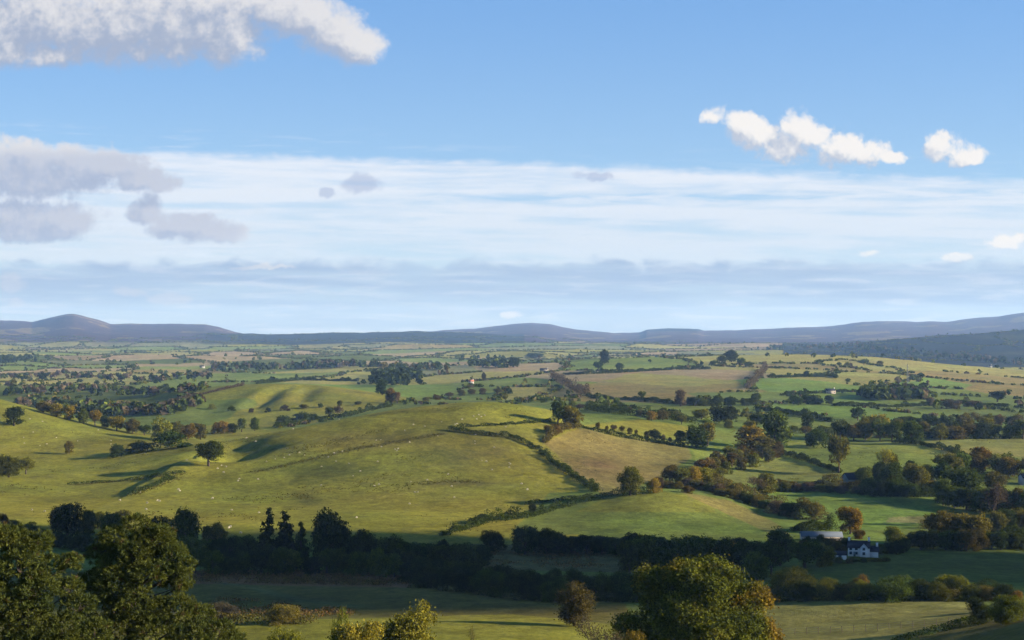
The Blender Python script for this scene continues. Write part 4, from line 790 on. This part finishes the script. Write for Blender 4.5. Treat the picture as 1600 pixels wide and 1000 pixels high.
HEDGES = [
 ([(845,706),(863,724),(899,748),(932,770)],10,'dk','dark hedge running down the right flank of the sheep hill',2.2),([(702,672),(745,679),(800,684),(845,704)],6,'dk','low dark hedge bending across the upper sheep hill'),
 ([(716,668),(790,664),(862,659)],4,'dk','thin dark line of leaves nearest the crest of the sheep hill'),([(850,692),(872,674),(905,667)],9,'br','brown hedge at the top corner of the ploughed field'),([(905,667),(960,681),(1010,690),(1070,699)],6,'dk','dark hedge at the feet of the sapling row'),  # first entry: a thin dark line of leaves by the crest
 ([(915,641),(960,646),(1000,651),(1050,657),(1088,662)],9,'dk','long dark hedge above the sapling row',2.4),([(690,838),(760,818),(830,808),(900,788),(960,775),(1020,771)],10,'dk','hedge curving round the foot of the sheep hill'),
 ([(820,789),(870,783),(925,777)],5,'dk','dark leafy strip standing in for the shadow above the curved foot hedge'),([(1205,706),(1250,718),(1312,739)],8,'dk','hedge slanting down to the tree beside the shed'),([(1395,692),(1440,696),(1480,705),(1510,716)],7,'dk','hedge slanting below the far field edge'),  # first entry: dark leaves in place of a cast shadow
 ([(1432,686),(1520,686),(1610,685)],6,'dk','straight hedge along the far right field'),([(1100,750),(1140,772),(1190,788),(1228,797)],17,'br','overgrown brown hedge above the round field',3.5),([(1195,766),(1260,766),(1345,766)],12,'br','brown hedge leading left from the shed',2.5),
 ([(1340,772),(1400,776),(1480,776)],12,'dk','hedge under the group right of the shed',2.5),([(1240,830),(1300,828)],14,'dk','hedge behind the pale-roofed barn',2.5),([(1200,940),(1300,938),(1420,939),(1560,938)],14,'dk','hedge along the top of the sunny bottom field',2.5),
 ([(1395,1004),(1470,987),(1512,974),(1562,970)],8,'dk','hedge round the lower corner of the sunny field',2),([(300,976),(370,976),(490,974)],10,'br','brown hedge along the shaded meadow edge',2.5),([(735,820),(770,812),(812,812)],10,'bl','short shaded hedge below the sheep hill',2.5),
 ([(862,590),(885,604),(918,620)],10,'pu','thick greyish hedge left of the big stubble field',4,1100),([(1196,577),(1185,591),(1168,608)],8,'pu','greyish hedge on the right side of the stubble field',4,1100),([(918,622),(990,626),(1060,632),(1120,634)],6,'dk','hedge along the bottom of the stubble field',3,1100),
 ([(1200,591),(1250,589),(1305,589),(1312,598)],4,'dk','hedge angling across the far right slope',3,1100),([(1220,618),(1320,612),(1400,616)],4,'dk','hedge crossing the far right fields, upper',3,1100),([(1300,634),(1400,636),(1500,632),(1600,638)],5,'dk','hedge crossing the far right fields, lower',3,1100),
 ([(430,669),(480,658),(540,652),(575,642),(612,635)],6,'dk','hedge along the left crest of the sheep hill',2.2),([(400,600),(470,594),(560,596)],4,'dk','hedge behind the gullied knoll',3,1200),([(255,632),(310,618),(380,602)],4,'pu','hedge up the left side of the gullied knoll',3,1200),
 ([(880,586),(960,583),(1050,578),(1110,577)],3.5,'dk','hedge along the top of the big stubble field',3,1400),([(1180,640),(1240,648),(1300,660)],6,'dk','hedge behind the bright right-hand fields',2.5,1000),([(105,757),(190,752),(290,738)],3.5,'dk','dark leafy strip standing in for the long shadow across the lower left pasture',1.2),  # last entry: dark strip of leaves standing in for a long shadow
 ([(205,773),(245,758),(272,747)],5,'dk','dark leafy strip standing in for shade beside the long pasture bank',1.5),([(1440,826),(1500,826),(1560,830)],10,'br','hedge between the two russet trees',2.5),([(1370,858),(1415,857)],8,'bl','clipped dark hedge right of the white cottage',1.6),  # first entry: dark leaves standing in for shade on the step
]
for a in HEDGES: hedge(*a)

# ------------------------------------------------------------------ far woods and hedgerows nobody could count
def far_mesh(name, P, H, W, Cc, label, per=16, seed=1):
    g = np.random.default_rng(seed); n = len(P)
    d = unit(g.normal(size=(n, per, 3))); d[..., 2] = np.abs(d[..., 2])
    q = P[:, None]+np.stack([d[..., 0]*W[:, None]*.42, d[..., 1]*W[:, None]*.42, H[:, None]*(.28+.6*d[..., 2])], -1)
    sz = np.repeat((W*.62+H*.12)[:, None], per, 1).reshape(-1, 1)
    qd = leaf_quads(q.reshape(-1, 3), sz, g, d.reshape(-1, 3), .85)
    c = np.repeat(np.repeat(Cc[:, None], per, 1).reshape(-1, 3)*g.uniform(.75, 1.25, (n*per, 1)), 4, 0)
    me = leaf_mesh(name, qd, LEAFC, np.clip(c, 0, 1)); link(name, me, None, None, 'stuff', label, 'woodland')
palv = lambda names, n: np.array([PAL[k][0] for k in names])[rng.integers(len(names), size=n)]
def wood(poly, n, h, w, names, label, ymin):
    p = np.array(poly, float); pts_ = []
    while len(pts_) < n:
        u = rng.uniform(p[:, 0].min(), p[:, 0].max(), 200); v = rng.uniform(p[:, 1].min(), p[:, 1].max(), 200); k = in_poly(poly, u, v); pts_ += list(zip(u[k], v[k]))
    P = np.array([at(u, v, ymin) for u, v in pts_[:n]]); far_mesh('woodland', P, rng.uniform(*h, n), rng.uniform(*w, n), palv(names, n), label, 16, int(p[0, 0]))
wood([(578,603),(590,588),(620,582),(655,588),(656,602),(610,606)], 90, (13,19), (8,11), ('bl','dk'), 'dark conifer wood beyond the sheep hill', 1200)
wood([(400,576),(480,571),(590,569),(590,575),(480,577),(402,580)], 90, (11,16), (8,12), ('dk','pu','bl'), 'long dark wood behind the gullied knoll', 1500)
wood([(330,578),(400,572),(402,579),(330,584)], 30, (12,17), (8,12), ('dk','pu'), 'wood at the left end of the long dark wood', 1500)
wood([(1340,626),(1352,616),(1388,618),(1385,627)], 40, (10,14), (8,11), ('dk','gr'), 'left half of the mid-slope wood on the right', 1200)
wood([(1388,626),(1395,617),(1440,615),(1448,626)], 55, (11,15), (8,11), ('dk','pu'), 'right half of the mid-slope wood on the right', 1200)
wood([(0,640),(60,628),(130,635),(250,640),(330,625),(330,632),(250,652),(130,650),(60,640)], 120, (7,11), (7,10), ('dk','pu','br','gr','bl'), 'mixed wood below the left-hand plain', 1150)
wood([(0,612),(120,606),(230,613),(320,606),(320,611),(230,620),(120,614),(0,620)], 90, (7,10), (7,10), ('dk','pu','gr','bl'), 'middle belt of woods on the left-hand plain', 1400)
wood([(0,590),(110,586),(230,592),(330,588),(330,592),(230,597),(110,592),(0,596)], 60, (7,11), (8,11), ('dk','pu','bl'), 'upper belt of woods on the left-hand plain', 1800)
wood([(0,562),(60,560),(60,566),(0,570)], 40, (11,16), (9,13), ('bl','dk'), 'dark wood at the left margin of the plain', 2400)
wood([(700,560),(790,562),(790,577),(735,574)], 50, (10,15), (8,11), ('dk','gr','bl'), 'scattered wood around the far farm', 1500)
wood([(590,572),(700,574),(700,579),(590,577)], 40, (9,13), (8,11), ('dk','br'), 'thin wood behind the dark conifers', 1700)
wood([(1200,548),(1330,545),(1420,556),(1600,572),(1600,566),(1420,548),(1330,538),(1200,543)], 170, (10,15), (9,13), ('bl','dk','pu'), 'tree belt along the foot of the dark range', 3300)
OPEN = [[(255,640),(330,605),(440,597),(560,601),(612,622),(600,640),(520,655),(400,668),(290,668)],[(870,590),(1000,581),(1168,579),(1165,605),(1060,627),(925,617)],[(610,606),(720,596),(715,618),(625,625)],[(1190,590),(1300,590),(1330,606),(1180,618)]]
def open_ground(x, y):
    u = U0+F*x/y; v = V0-F*ground_z(x, y)/y; k = np.zeros(len(x), bool)
    for p in OPEN: k |= in_poly(p, u, v)
    return k
def hedgerows():
    """hedges and hedgerow trees between the fields of the plain"""
    N = 330000; y = np.sqrt(rng.uniform(1150.**2, 8200.**2, N)); x = y*rng.uniform(-.40, .40, N)
    i, gap, j = voronoi(x, y); wd = 5+y*.0012
    on = (gap < wd) & (gap >= 0); x = x[on]; y = y[on]; h1 = (i[on]*31+j[on]*31+i[on]*j[on]) % 7
    keep = (h1 > 1) & (rng.random(len(x)) < .85) & ~open_ground(x, y); x = x[keep]; y = y[keep]; h1 = h1[keep]
    n = len(x); tall = rng.random(n) < np.where(h1 < 2, .16, .025)
    H = np.where(tall, rng.uniform(5, 11, n), rng.uniform(1.6, 3.0, n)); W = np.where(tall, rng.uniform(5, 9, n), rng.uniform(3.5, 7.5, n))
    z = ground_z(x, y); P = np.stack([x, y, z], -1)
    far_mesh('hedgerows', P, H, W, palv(('dk','gr','pu','dk','gr','ol'), n), 'net of hedgerows and hedgerow trees over the far plain', 9, 3)
    # loose trees and copses
    M = 2300; y = np.exp(rng.uniform(math.log(1400), math.log(8000), M)); x = y*rng.uniform(-.4, .4, M)
    dens = fbm(x, y*.6, 420, 3, 71)+np.where(x < -.1*y, .12, -.02); k = (dens > rng.uniform(.05, .5, M)) & ~open_ground(x, y); x = x[k]; y = y[k]; n = len(x)
    P = np.stack([x, y, ground_z(x, y)], -1)
    far_mesh('copses', P, rng.uniform(4, 11, n), rng.uniform(5, 10, n), palv(('dk','gr','pu','ol','dk','gr'), n), 'loose copses scattered over the far plain', 12, 4)
    print('far', on.sum(), n)
hedgerows()

# ------------------------------------------------------------------ cloud that shades the valley (stands off to the right, in front of the sun)
def shade_cloud():
    g = np.random.default_rng(9); V_, F_, o = [], [], 0
    nu, nv = 40, 24
    th = np.linspace(0, 2*math.pi, nu, endpoint=False); ph = np.linspace(0, math.pi, nv)
    S = np.stack([np.outer(np.sin(ph), np.cos(th)), np.outer(np.sin(ph), np.sin(th)), np.outer(np.cos(ph), np.ones(nu))], -1).reshape(-1, 3)
    f = np.array([(i*nu+j, (i+1)*nu+j, (i+1)*nu+(j+1) % nu, i*nu+(j+1) % nu) for i in range(nv-1) for j in range(nu)])
    for x, y, r, hz in SHADES:
        z = ground_z(x, y)[0]; t = (HAZE_TOP+85+hz-z)/SUN.z; c = np.array((x, y, z))+np.array(SUN)*t
        rr = np.array(r)*(1+.5*fbm(S[:, 0]*2+x, S[:, 1]*2+S[:, 2]*2.2+y, .8, 4, 3))[:, None]
        V_.append(c+S*rr); F_.append(f+o); o += len(S)
    m, T, b = bsdf_mat('cloud'); b.inputs['Base Color'].default_value = (.9, .9, .9, 1); b.inputs['Roughness'].default_value = 1
    F_ = np.concatenate(F_)
    link('cloud', make_mesh('cloud', np.concatenate(V_), F_.ravel(), np.full(len(F_), 4), m, True), None, None, None, 'long low cumulus cloud to the right of the valley, outside the picture', 'cloud')
SHADES = [(x, y, (60, r, 24), h) for x, y, r, h in
          [(-190,420,62,0),(-130,380,60,10),(-60,400,72,0),(10,395,75,12),(80,400,66,0),(-160,330,42,0),(-60,325,40,8),(150,410,52,5),(20,340,36,0),(-20,470,40,10),(-120,455,36,0),(210,420,44,0),(-240,440,60,0),(75,455,36,0)]]
shade_cloud()

# ------------------------------------------------------------------ rushes and tussocks in the pastures
def tussocks():
    g = np.random.default_rng(31); N = 60000; y = np.sqrt(g.uniform(520.**2, 1000.**2, N)); x = y*g.uniform(-.39, .39, N)
    k = fbm(x, y, 55, 4, 131)+.5*fbm(x, y, 9, 2, 132) > .24; x = x[k]; y = y[k]
    for pl, n, sp in [([(395,738),(470,722),(540,704),(620,690),(690,678)], 900, 2.2), ([(655,757),(700,752),(745,753)], 260, 2.), ([(440,712),(520,690),(600,672)], 260, 3.), ([(690,738),(735,756)], 90, 3.), ([(480,780),(465,772)], 90, 3.), ([(110,758),(190,752),(290,740)], 500, 1.6), ([(203,774),(245,759),(275,746)], 400, 1.6), ([(850,706),(930,740)], 120, 4.)]:
        u, v = uv_line(pl, 16); p = np.array([at(a, b, 300) for a, b in zip(u, v)]); s = g.uniform(0, 15, n)
        x = np.r_[x, np.interp(s, np.arange(16), p[:, 0])+g.normal(size=n)*sp]; y = np.r_[y, np.interp(s, np.arange(16), p[:, 1])+g.normal(size=n)*sp]
    n = len(x); hgt = g.uniform(.12, .42, n); per = 5; z = ground_z(x, y)
    base = np.repeat(np.stack([x, y, z-.05], -1), per, 0); a = g.uniform(0, 6.28, n*per); hh = np.repeat(hgt, per)*g.uniform(.7, 1.2, n*per)
    side = np.stack([np.cos(a), np.sin(a), a*0], -1); lean = np.stack([g.normal(size=n*per)*.35, g.normal(size=n*per)*.35, np.ones(n*per)], -1)
    q = np.stack([base-side*.16, base+side*.16, base+side*.10+lean*hh[:, None], base-side*.10+lean*hh[:, None]], 1).reshape(-1, 3)
    t = np.repeat(g.random((n, 1)), per, 0); c = np.array((.050,.055,.013))*(1-t)+np.array((.095,.080,.022))*t
    link('tussocks', leaf_mesh('tussocks', q, LEAFC, np.repeat(c, 4, 0)), None, None, 'stuff', 'rushes and grass tussocks over the pastures', 'tussocks')
tussocks()
def bracken():
    g = np.random.default_rng(37); P = []
    for poly, n in (([(285,894),(480,891),(645,902),(640,916),(430,913),(305,910)], 1500), ([(740,858),(980,858),(975,890),(770,888)], 700), ([(300,930),(560,955),(540,965),(300,960)], 500)):
        p = np.array(poly, float)
        while n > 0:
            u = g.uniform(p[:, 0].min(), p[:, 0].max(), 80); v = g.uniform(p[:, 1].min(), p[:, 1].max(), 80); k = in_poly(p, u, v)
            for a, b in zip(u[k], v[k]):
                q = at(a, b, 180)
                if fbm(q[:1], q[1:2], 12, 3, 141)[0] > -.08: P.append(q)
            n -= int(k.sum())
    P = np.array(P); per = 12; n = len(P)
    q = np.repeat(P, per, 0)+g.normal(size=(n*per, 3))*np.array((.55, .55, .22))+np.array((0, 0, .35))
    t = np.repeat(g.random((n, 1)), per, 0); c = np.array((.10,.052,.025))*(1-t)+np.array((.085,.075,.025))*t
    link('bracken', leaf_mesh('bracken', leaf_quads(q, .38, g), LEAFC, np.repeat(c, 4, 0)), None, None, 'stuff', 'rusty bracken and rough growth on the shaded meadow', 'bracken')
bracken()

# ------------------------------------------------------------------ sheep
def sheep_mesh():
    """one continuous body: fleece, head, legs; local x forwards, about 1.2 m long"""
    V_, F_, M_ = [], [], []
    def loft(rings, mat, n=8):
        o = len(V_)
        for c, ax1, ax2 in rings:
            for k in range(n):
                a = 2*math.pi*k/n; V_.append(np.array(c)+np.array(ax1)*math.cos(a)+np.array(ax2)*math.sin(a))
        for i in range(len(rings)-1):
            for k in range(n): F_.append((o+i*n+k, o+i*n+(k+1) % n, o+(i+1)*n+(k+1) % n, o+(i+1)*n+k)); M_.append(mat)
    Y, Z = (0, 1, 0), (0, 0, 1); s = lambda v, k: tuple(k*i for i in v)
    loft([((x, 0, z), s(Y, w), s(Z, h)) for x, z, w, h in [(-.56,.62,.02,.02),(-.53,.62,.17,.18),(-.40,.63,.25,.26),(-.1,.62,.29,.29),(.2,.63,.27,.28),(.40,.66,.21,.22),(.50,.68,.12,.14)]], 0)
    loft([((x, 0, z), s(Y, w), (0.5*w, 0, h)) for x, z, w, h in [(.44,.70,.11,.13),(.58,.60,.085,.10),(.68,.44,.08,.085),(.76,.28,.06,.06),(.80,.18,.04,.04),(.81,.16,.005,.005)]], 1)
    for sgn in (-1, 1):
        loft([((.62, sgn*.05, .52), (.03, 0, 0), (0, 0, .02)), ((.60, sgn*.16, .50), (.025, 0, 0), (0, 0, .012)), ((.60, sgn*.18, .49), (.002, 0, 0), (0, 0, .002))], 1, 4)
        for x in (-.36, .32):
            loft([((x-.02, sgn*.15, .50), (.075, 0, 0), (0, .06, 0)), ((x+.01, sgn*.15, .28), (.042, 0, 0), (0, .04, 0)), ((x, sgn*.15, .02), (.03, 0, 0), (0, .03, 0)), ((x, sgn*.15, 0), (.036, 0, 0), (0, .032, 0))], 1, 5)
    loft([((-.54, 0, .72), (0, .05, 0), (0, 0, .03)), ((-.60, 0, .55), (0, .04, 0), (.03, 0, 0)), ((-.60, 0, .38), (0, .02, 0), (.015, 0, 0))], 0, 5)
    wool, T, b = bsdf_mat('fleece'); tc = T.new('ShaderNodeTexCoord'); n = T.noise(tc.outputs['Object'], 14, 3)
    T.put(b.inputs['Base Color'], T.mix(n, (.25, .23, .17), (.37, .34, .26)))
    face, T, b2 = bsdf_mat('sheep_face'); b2.inputs['Base Color'].default_value = (.34, .30, .25, 1)
    return make_mesh('sheep', np.array(V_), np.array([i for f in F_ for i in f]), [4]*len(F_), [wool, face], True, None, M_)
def flock():
    me = sheep_mesh(); g = np.random.default_rng(12)
    hand = [(403,750),(502,759),(585,760),(592,758),(648,770),(653,770),(557,810),(525,722),(545,725),(563,737),(620,705),(617,703),(795,724),(797,726),(710,778),(740,651),(748,649),(752,652),(757,650),(711,664),(714,663),(741,676),(743,680),(742,690),
            (742,694),(588,689),(595,688),(596,699),(622,702),(646,664),(664,667),(684,682),(540,652),(524,655),(530,656),(458,671),(487,660),(353,730),(346,728),(340,733),(349,739),(279,766),(281,768),(219,770),(246,783),(249,784),(230,787),(228,797),(187,783),
            (372,752),(374,749),(362,798),(358,826),(360,824),(376,834),(70,800),(50,798),(640,788),(416,722),(430,718),(444,716),(452,712),(468,708),(476,712),(513,715),(522,709),(535,706),(700,742),(640,692),(815,757),(824,766),(772,700),(760,722),(690,660),(805,650),(790,668),(722,656)]
    for i in range(20):
        while True:
            u = g.uniform(230, 830); v = g.uniform(655, 815)
            if v > 690-(u-230)*.12 and v < 780+g.uniform(0, 30): break
        hand.append((u+0., v))
    for i in range(14): hand.append((g.uniform(20, 240), g.uniform(650, 700)))
    for u, v in hand:
        p = at(u, v, 300)
        if p[1] > 1200: continue
        up = u > 560
        o = link('sheep', me, None, p, None, 'small white sheep grazing on the sunlit hillside pasture', 'sheep', 'sheep grazing on the hill pasture')
        s = g.uniform(.66, .88); o.scale = (s, s, s); o.rotation_euler = (0, 0, g.choice([0, math.pi])+g.normal()*.6)
flock()

# ------------------------------------------------------------------ buildings
def mat(name, c, rough=.85, noise_=None, spec=.2):
    m, T, b = bsdf_mat(name); b.inputs['Roughness'].default_value = rough; b.inputs['Specular IOR Level'].default_value = spec
    tc = T.new('ShaderNodeTexCoord'); n = T.noise(T.vm('MULTIPLY', tc.outputs['Object'], noise_ or (1, 1, 1)), 2.2, 5, .65)
    T.put(b.inputs['Base Color'], T.mix(n, tuple(.72*i for i in c), tuple(min(1, 1.22*i) for i in c))); return m
M = dict(white=mat('whitewash', (.58,.58,.57), .9), slate=mat('slate', (.026,.029,.038), .95, (1, 6, 6), .01), tin=mat('weathered_tin', (.075,.09,.11), .85, (8, 1, 1), .02), lime=mat('limewash', (.30,.29,.27), .9), stone=mat('stone', (.26,.23,.20)), glass=mat('window_glass', (.03,.04,.05), .15, None, .6),
         paint=mat('dark_paint', (.06,.09,.10), .5), red=mat('clay_tile', (.30,.11,.06)), wood=mat('old_timber', (.09,.07,.05), .9, (1, 1, 5)), steel=mat('galvanised', (.12,.125,.13), .5), pot=mat('clay_pot', (.36,.16,.09)))
class MB:
    def __init__(s): s.v = []; s.f = []; s.c = []
    def poly(s, pts_, faces):
        o = len(s.v); s.v += [tuple(p) for p in pts_]
        for f in faces: s.f += [o+i for i in f]; s.c.append(len(f))
    def box(s, x0, x1, y0, y1, z0, z1):
        s.poly([(x, y, z) for z in (z0, z1) for y in (y0, y1) for x in (x0, x1)], [(0,2,3,1),(4,5,7,6),(0,1,5,4),(2,6,7,3),(0,4,6,2),(1,3,7,5)])
    def gable(s, x0, x1, y0, y1, z0, ze, zr, along='x'):
        """walls of a gabled block, ridge along x or y"""
        if along == 'x':
            ym = (y0+y1)/2; a = [(x0,y0,z0),(x0,y1,z0),(x0,y1,ze),(x0,ym,zr),(x0,y0,ze)]; b = [(x1,)+p[1:] for p in a]
        else:
            xm = (x0+x1)/2; a = [(x0,y0,z0),(x1,y0,z0),(x1,y0,ze),(xm,y0,zr),(x0,y0,ze)]; b = [(p[0],y1,p[2]) for p in a]
        s.poly(a+b, [(4,3,2,1,0),(5,6,7,8,9)]+[(i, (i+1) % 5, (i+1) % 5+5, i+5) for i in range(5)])
    def roof(s, x0, x1, y0, y1, ze, zr, th=.16, over=.3, along='x'):
        """two slabs resting just above the gable"""
        for sg in (-1, 1):
            if along == 'x':
                ym = (y0+y1)/2; ye = y0-over if sg < 0 else y1+over; k = (zr-ze)/abs(ym-(y0 if sg < 0 else y1)); zl = ze-over*k+.03; zt = zr+.03
                lo = [(x0-over, ye, zl), (x1+over, ye, zl), (x1+over, ym, zt), (x0-over, ym, zt)]
            else:
                xm = (x0+x1)/2; xe = x0-over if sg < 0 else x1+over; k = (zr-ze)/abs(xm-(x0 if sg < 0 else x1)); zl = ze-over*k+.03; zt = zr+.03
                lo = [(xe, y0-over, zl), (xe, y1+over, zl), (xm, y1+over, zt), (xm, y0-over, zt)]
            hi = [(a, b, c+th) for a, b, c in lo]; s.poly(lo+hi, [(0,1,2,3),(7,6,5,4),(0,4,5,1),(1,5,6,2),(2,6,7,3),(3,7,4,0)])
    def bar(s, a, b, r, n=5):
        v, f = tube([a, tuple((np.array(a)+np.array(b))/2), b], [r, r, r], n); s.poly(v, f)
    def put(s, name, m, parent=None): return link(name, make_mesh(name, np.array(s.v), s.f, s.c, m), parent)
def thing(name, label, cat, p, rz, group=None):
    o = bpy.data.objects.new(name, None); COL.objects.link(o); o.location = p; o.rotation_euler = (0, 0, rz); o['label'] = label; o['category'] = cat
    if group: o['group'] = group
    return o
def window(parent, x, y, z, w, h, side=-1):
    """frame on a wall facing -y, with its panes"""
    b = MB(); t = .07
    for x0, x1, z0, z1 in [(x-w/2, x-w/2+t, z, z+h), (x+w/2-t, x+w/2, z, z+h), (x-w/2+t, x+w/2-t, z, z+t), (x-w/2+t, x+w/2-t, z+h-t, z+h), (x-t/2, x+t/2, z+t, z+h-t)]: b.box(x0, x1, y-.05, y+.02, z0, z1)
    f = b.put('window', M['paint'], parent); g = MB(); g.box(x-w/2+.03, x+w/2-.03, y-.012, y+.06, z+.03, z+h-.03); g.put('pane', M['glass'], f)
def chimney(parent, x, y, z0, z1, pots=2):
    b = MB(); b.box(x-.38, x+.38, y-.32, y+.32, z0, z1); b.box(x-.45, x+.45, y-.39, y+.39, z1, z1+.12); c = b.put('chimney', M['white'], parent)
    for k in range(pots):
        q = MB(); q.bar((x-.18+.36*k, y, z1+.12), (x-.18+.36*k, y, z1+.55), .11, 8); q.put('pot', M['pot'], c)
def cottage():
    p = at(1345, 869); t = thing('cottage', 'white cottage with slate roof and two white chimneys among trees', 'cottage', p, R(-14)); t.scale = (.86, .86, .86)
    w = MB(); w.gable(-4.6, 3.2, -2.4, 2.4, -1.2, 3.5, 5.6); w.gable(-.3, 2.5, -3.2, -2.4, -1.2, 3.6, 5.2, 'y'); w.put('wall', M['white'], t)
    r = MB(); r.roof(-4.6, 3.2, -2.4, 2.4, 3.5, 5.6); r.roof(-.3, 2.5, -3.2, -.4, 3.6, 5.2, along='y'); rf = r.put('roof', M['slate'], t)
    chimney(rf, 2.9, 0, 5.2, 6.9); chimney(rf, -4.2, 0, 5.2, 6.7)
    for x, y, z in [(-3.6,-2.4,.9),(-1.6,-2.4,.9),(-3.6,-2.4,2.5),(-1.6,-2.4,2.5),(1.1,-3.2,.9),(1.1,-3.2,2.6)]: window(t, x, y, z, 1.0, 1.1)
    d = MB(); d.box(-2.95+.3, -2.0+.15, -2.46, -2.38, -.1, 2.0); dd = d.put('door', M['paint'], t); h = MB(); h.box(-1.99, -1.93, -2.52, -2.46, .95, 1.05); h.put('handle', M['steel'], dd)
    w = MB(); w.gable(3.2, 6.2, -1.6, 2.0, -1.2, 2.2, 3.8); w.put('extension_wall', M['white'], t); r = MB(); r.roof(3.5, 6.2, -1.6, 2.0, 2.2, 3.8); rf = r.put('extension_roof', M['slate'], t); chimney(rf, 5.8, .2, 3.5, 5.0, 1)
    p2 = at(1312, 874); t2 = thing('outbuilding', 'low pale outbuilding just left of the white cottage', 'outbuilding', p2, R(-10))
    w = MB(); w.gable(-2, 2, -1.3, 1.3, -1, 1.6, 2.5); w.put('wall', M['white'], t2); r = MB(); r.roof(-2, 2, -1.3, 1.3, 1.6, 2.5, .1, .2); r.put('roof', M['slate'], t2); d = MB(); d.box(-.5, .5, -1.36, -1.28, -.2, 1.45); d.put('door', M['paint'], t2)
cottage()
def barn(p, rz, L_, W_, ze, zr, rm, wm, name, label, cat='barn', nwin=0):
    t = thing(name, label, cat, p, rz); w = MB(); w.gable(-L_/2, L_/2, -W_/2, W_/2, -1.5, ze, zr); w.put('wall', M[wm], t)
    r = MB(); r.roof(-L_/2, L_/2, -W_/2, W_/2, ze, zr, .12, .3); rf = r.put('roof', M[rm], t)
    d = MB(); d.box(-1.4, 1.4, -W_/2-.06, -W_/2+.02, -.2, min(ze-.3, 3.0)) if not nwin else d.box(-.5, .5, -W_/2-.06, -W_/2+.02, -.2, 2.0); d.put('door', M['wood' if not nwin else 'paint'], t)
    if nwin:
        for k in range(nwin): window(t, (-L_/2+1.4) if k % 2 == 0 else (L_/2-1.4), -W_/2, .8+(k//2)*2.1, 1., 1.1)
        chimney(rf, L_/2-.5, 0, zr-.4, zr+1.1)
    return t
barn(at(1283, 844), R(-6), 14, 7, 1.7, 3.0, 'tin', 'stone', 'barn', 'long pale-roofed barn half hidden by bushes near the cottage')
barn(at(1333, 755), R(24), 11, 7, 2.6, 5.6, 'slate', 'paint', 'shed', 'dark slate-roofed shed beneath the lone olive tree', 'shed')
FARMS = [(736,600,1200,.2,7,5,'red','lime','red-roofed white house beyond the sheep hill'),(850,581,1400,-.2,13,7,'slate','stone','grey farmhouse on the far ridge'),(1297,615,1200,.1,11,6.5,'slate','stone','pale stone barn beside the far dark row'),
         (316,575,1500,.1,11,7,'slate','lime','white farmhouse on the left plain'),(379,578,1500,-.1,11,7,'slate','lime','white farmhouse by the long dark wood'),(1547,574,2000,.1,8,6,'slate','lime','white farmhouse under the dark range'),(407,577,1500,.2,10,7,'slate','lime','white house at the left end of the long wood'),
         (1606,757,600,.1,8,6,'slate','lime','white house at the right margin behind the grove')]
for u, v, ym, rz, L_, W_, rm, wm, lab in FARMS: barn(at(u, v, ym), rz, L_, W_, 3.8, 5.8, rm, wm, 'farmhouse', lab, 'house' if 'barn' not in lab else 'barn', 4)

# ------------------------------------------------------------------ mast, fence
def mast():
    p = at(1418, 599, 1100); t = thing('lattice_mast', 'thin lattice mast standing above the wood on the right slope', 'mast', p, .3); H = 30/F*p[1]
    b = MB(); r0, r1 = 1.1, .35
    cor = lambda z, k: ((r0+(r1-r0)*z/H)*(1 if k in (0, 3) else -1), (r0+(r1-r0)*z/H)*(1 if k < 2 else -1), z)
    for k in range(4):
        b.bar(cor(-.5, k), cor(H, k), .13)
        for i in range(8): b.bar(cor(H*i/8, k), cor(H*(i+1)/8, (k+1) % 4), .07, 4)
    b.put('frame', M['steel'], t); q = MB(); q.bar((0, 0, H), (0, 0, H+3), .08); q.put('aerial', M['steel'], t)
    for z in (.93, .8):
        d = MB(); d.bar((.1, -.8, H*z), (.1, -1.1, H*z), .55, 10); d.put('dish', M['white'], t)
mast()
def fence():
    u, v = uv_line([(1205,994),(1330,988),(1430,981),(1500,974)], 17); P = np.array([at(a, b) for a, b in zip(u, v)]); o = P[0]
    t = thing('wire_fence', 'post and wire fence along the bottom of the sunny field', 'fence', o, 0)
    for q in P-o:
        b = MB(); b.bar(q+np.array((0, 0, -.3)), q+np.array((rng.normal()*.04, 0, 1.15)), .045, 6); b.put('post', M['wood'], t)
    w = MB()
    for h in (.4, .75, 1.1):
        for a, b in zip((P-o)[:-1], (P-o)[1:]): w.bar(a+np.array((0, 0, h)), b+np.array((0, 0, h)), .012, 3)
    w.put('wire', M['steel'], t)
fence()
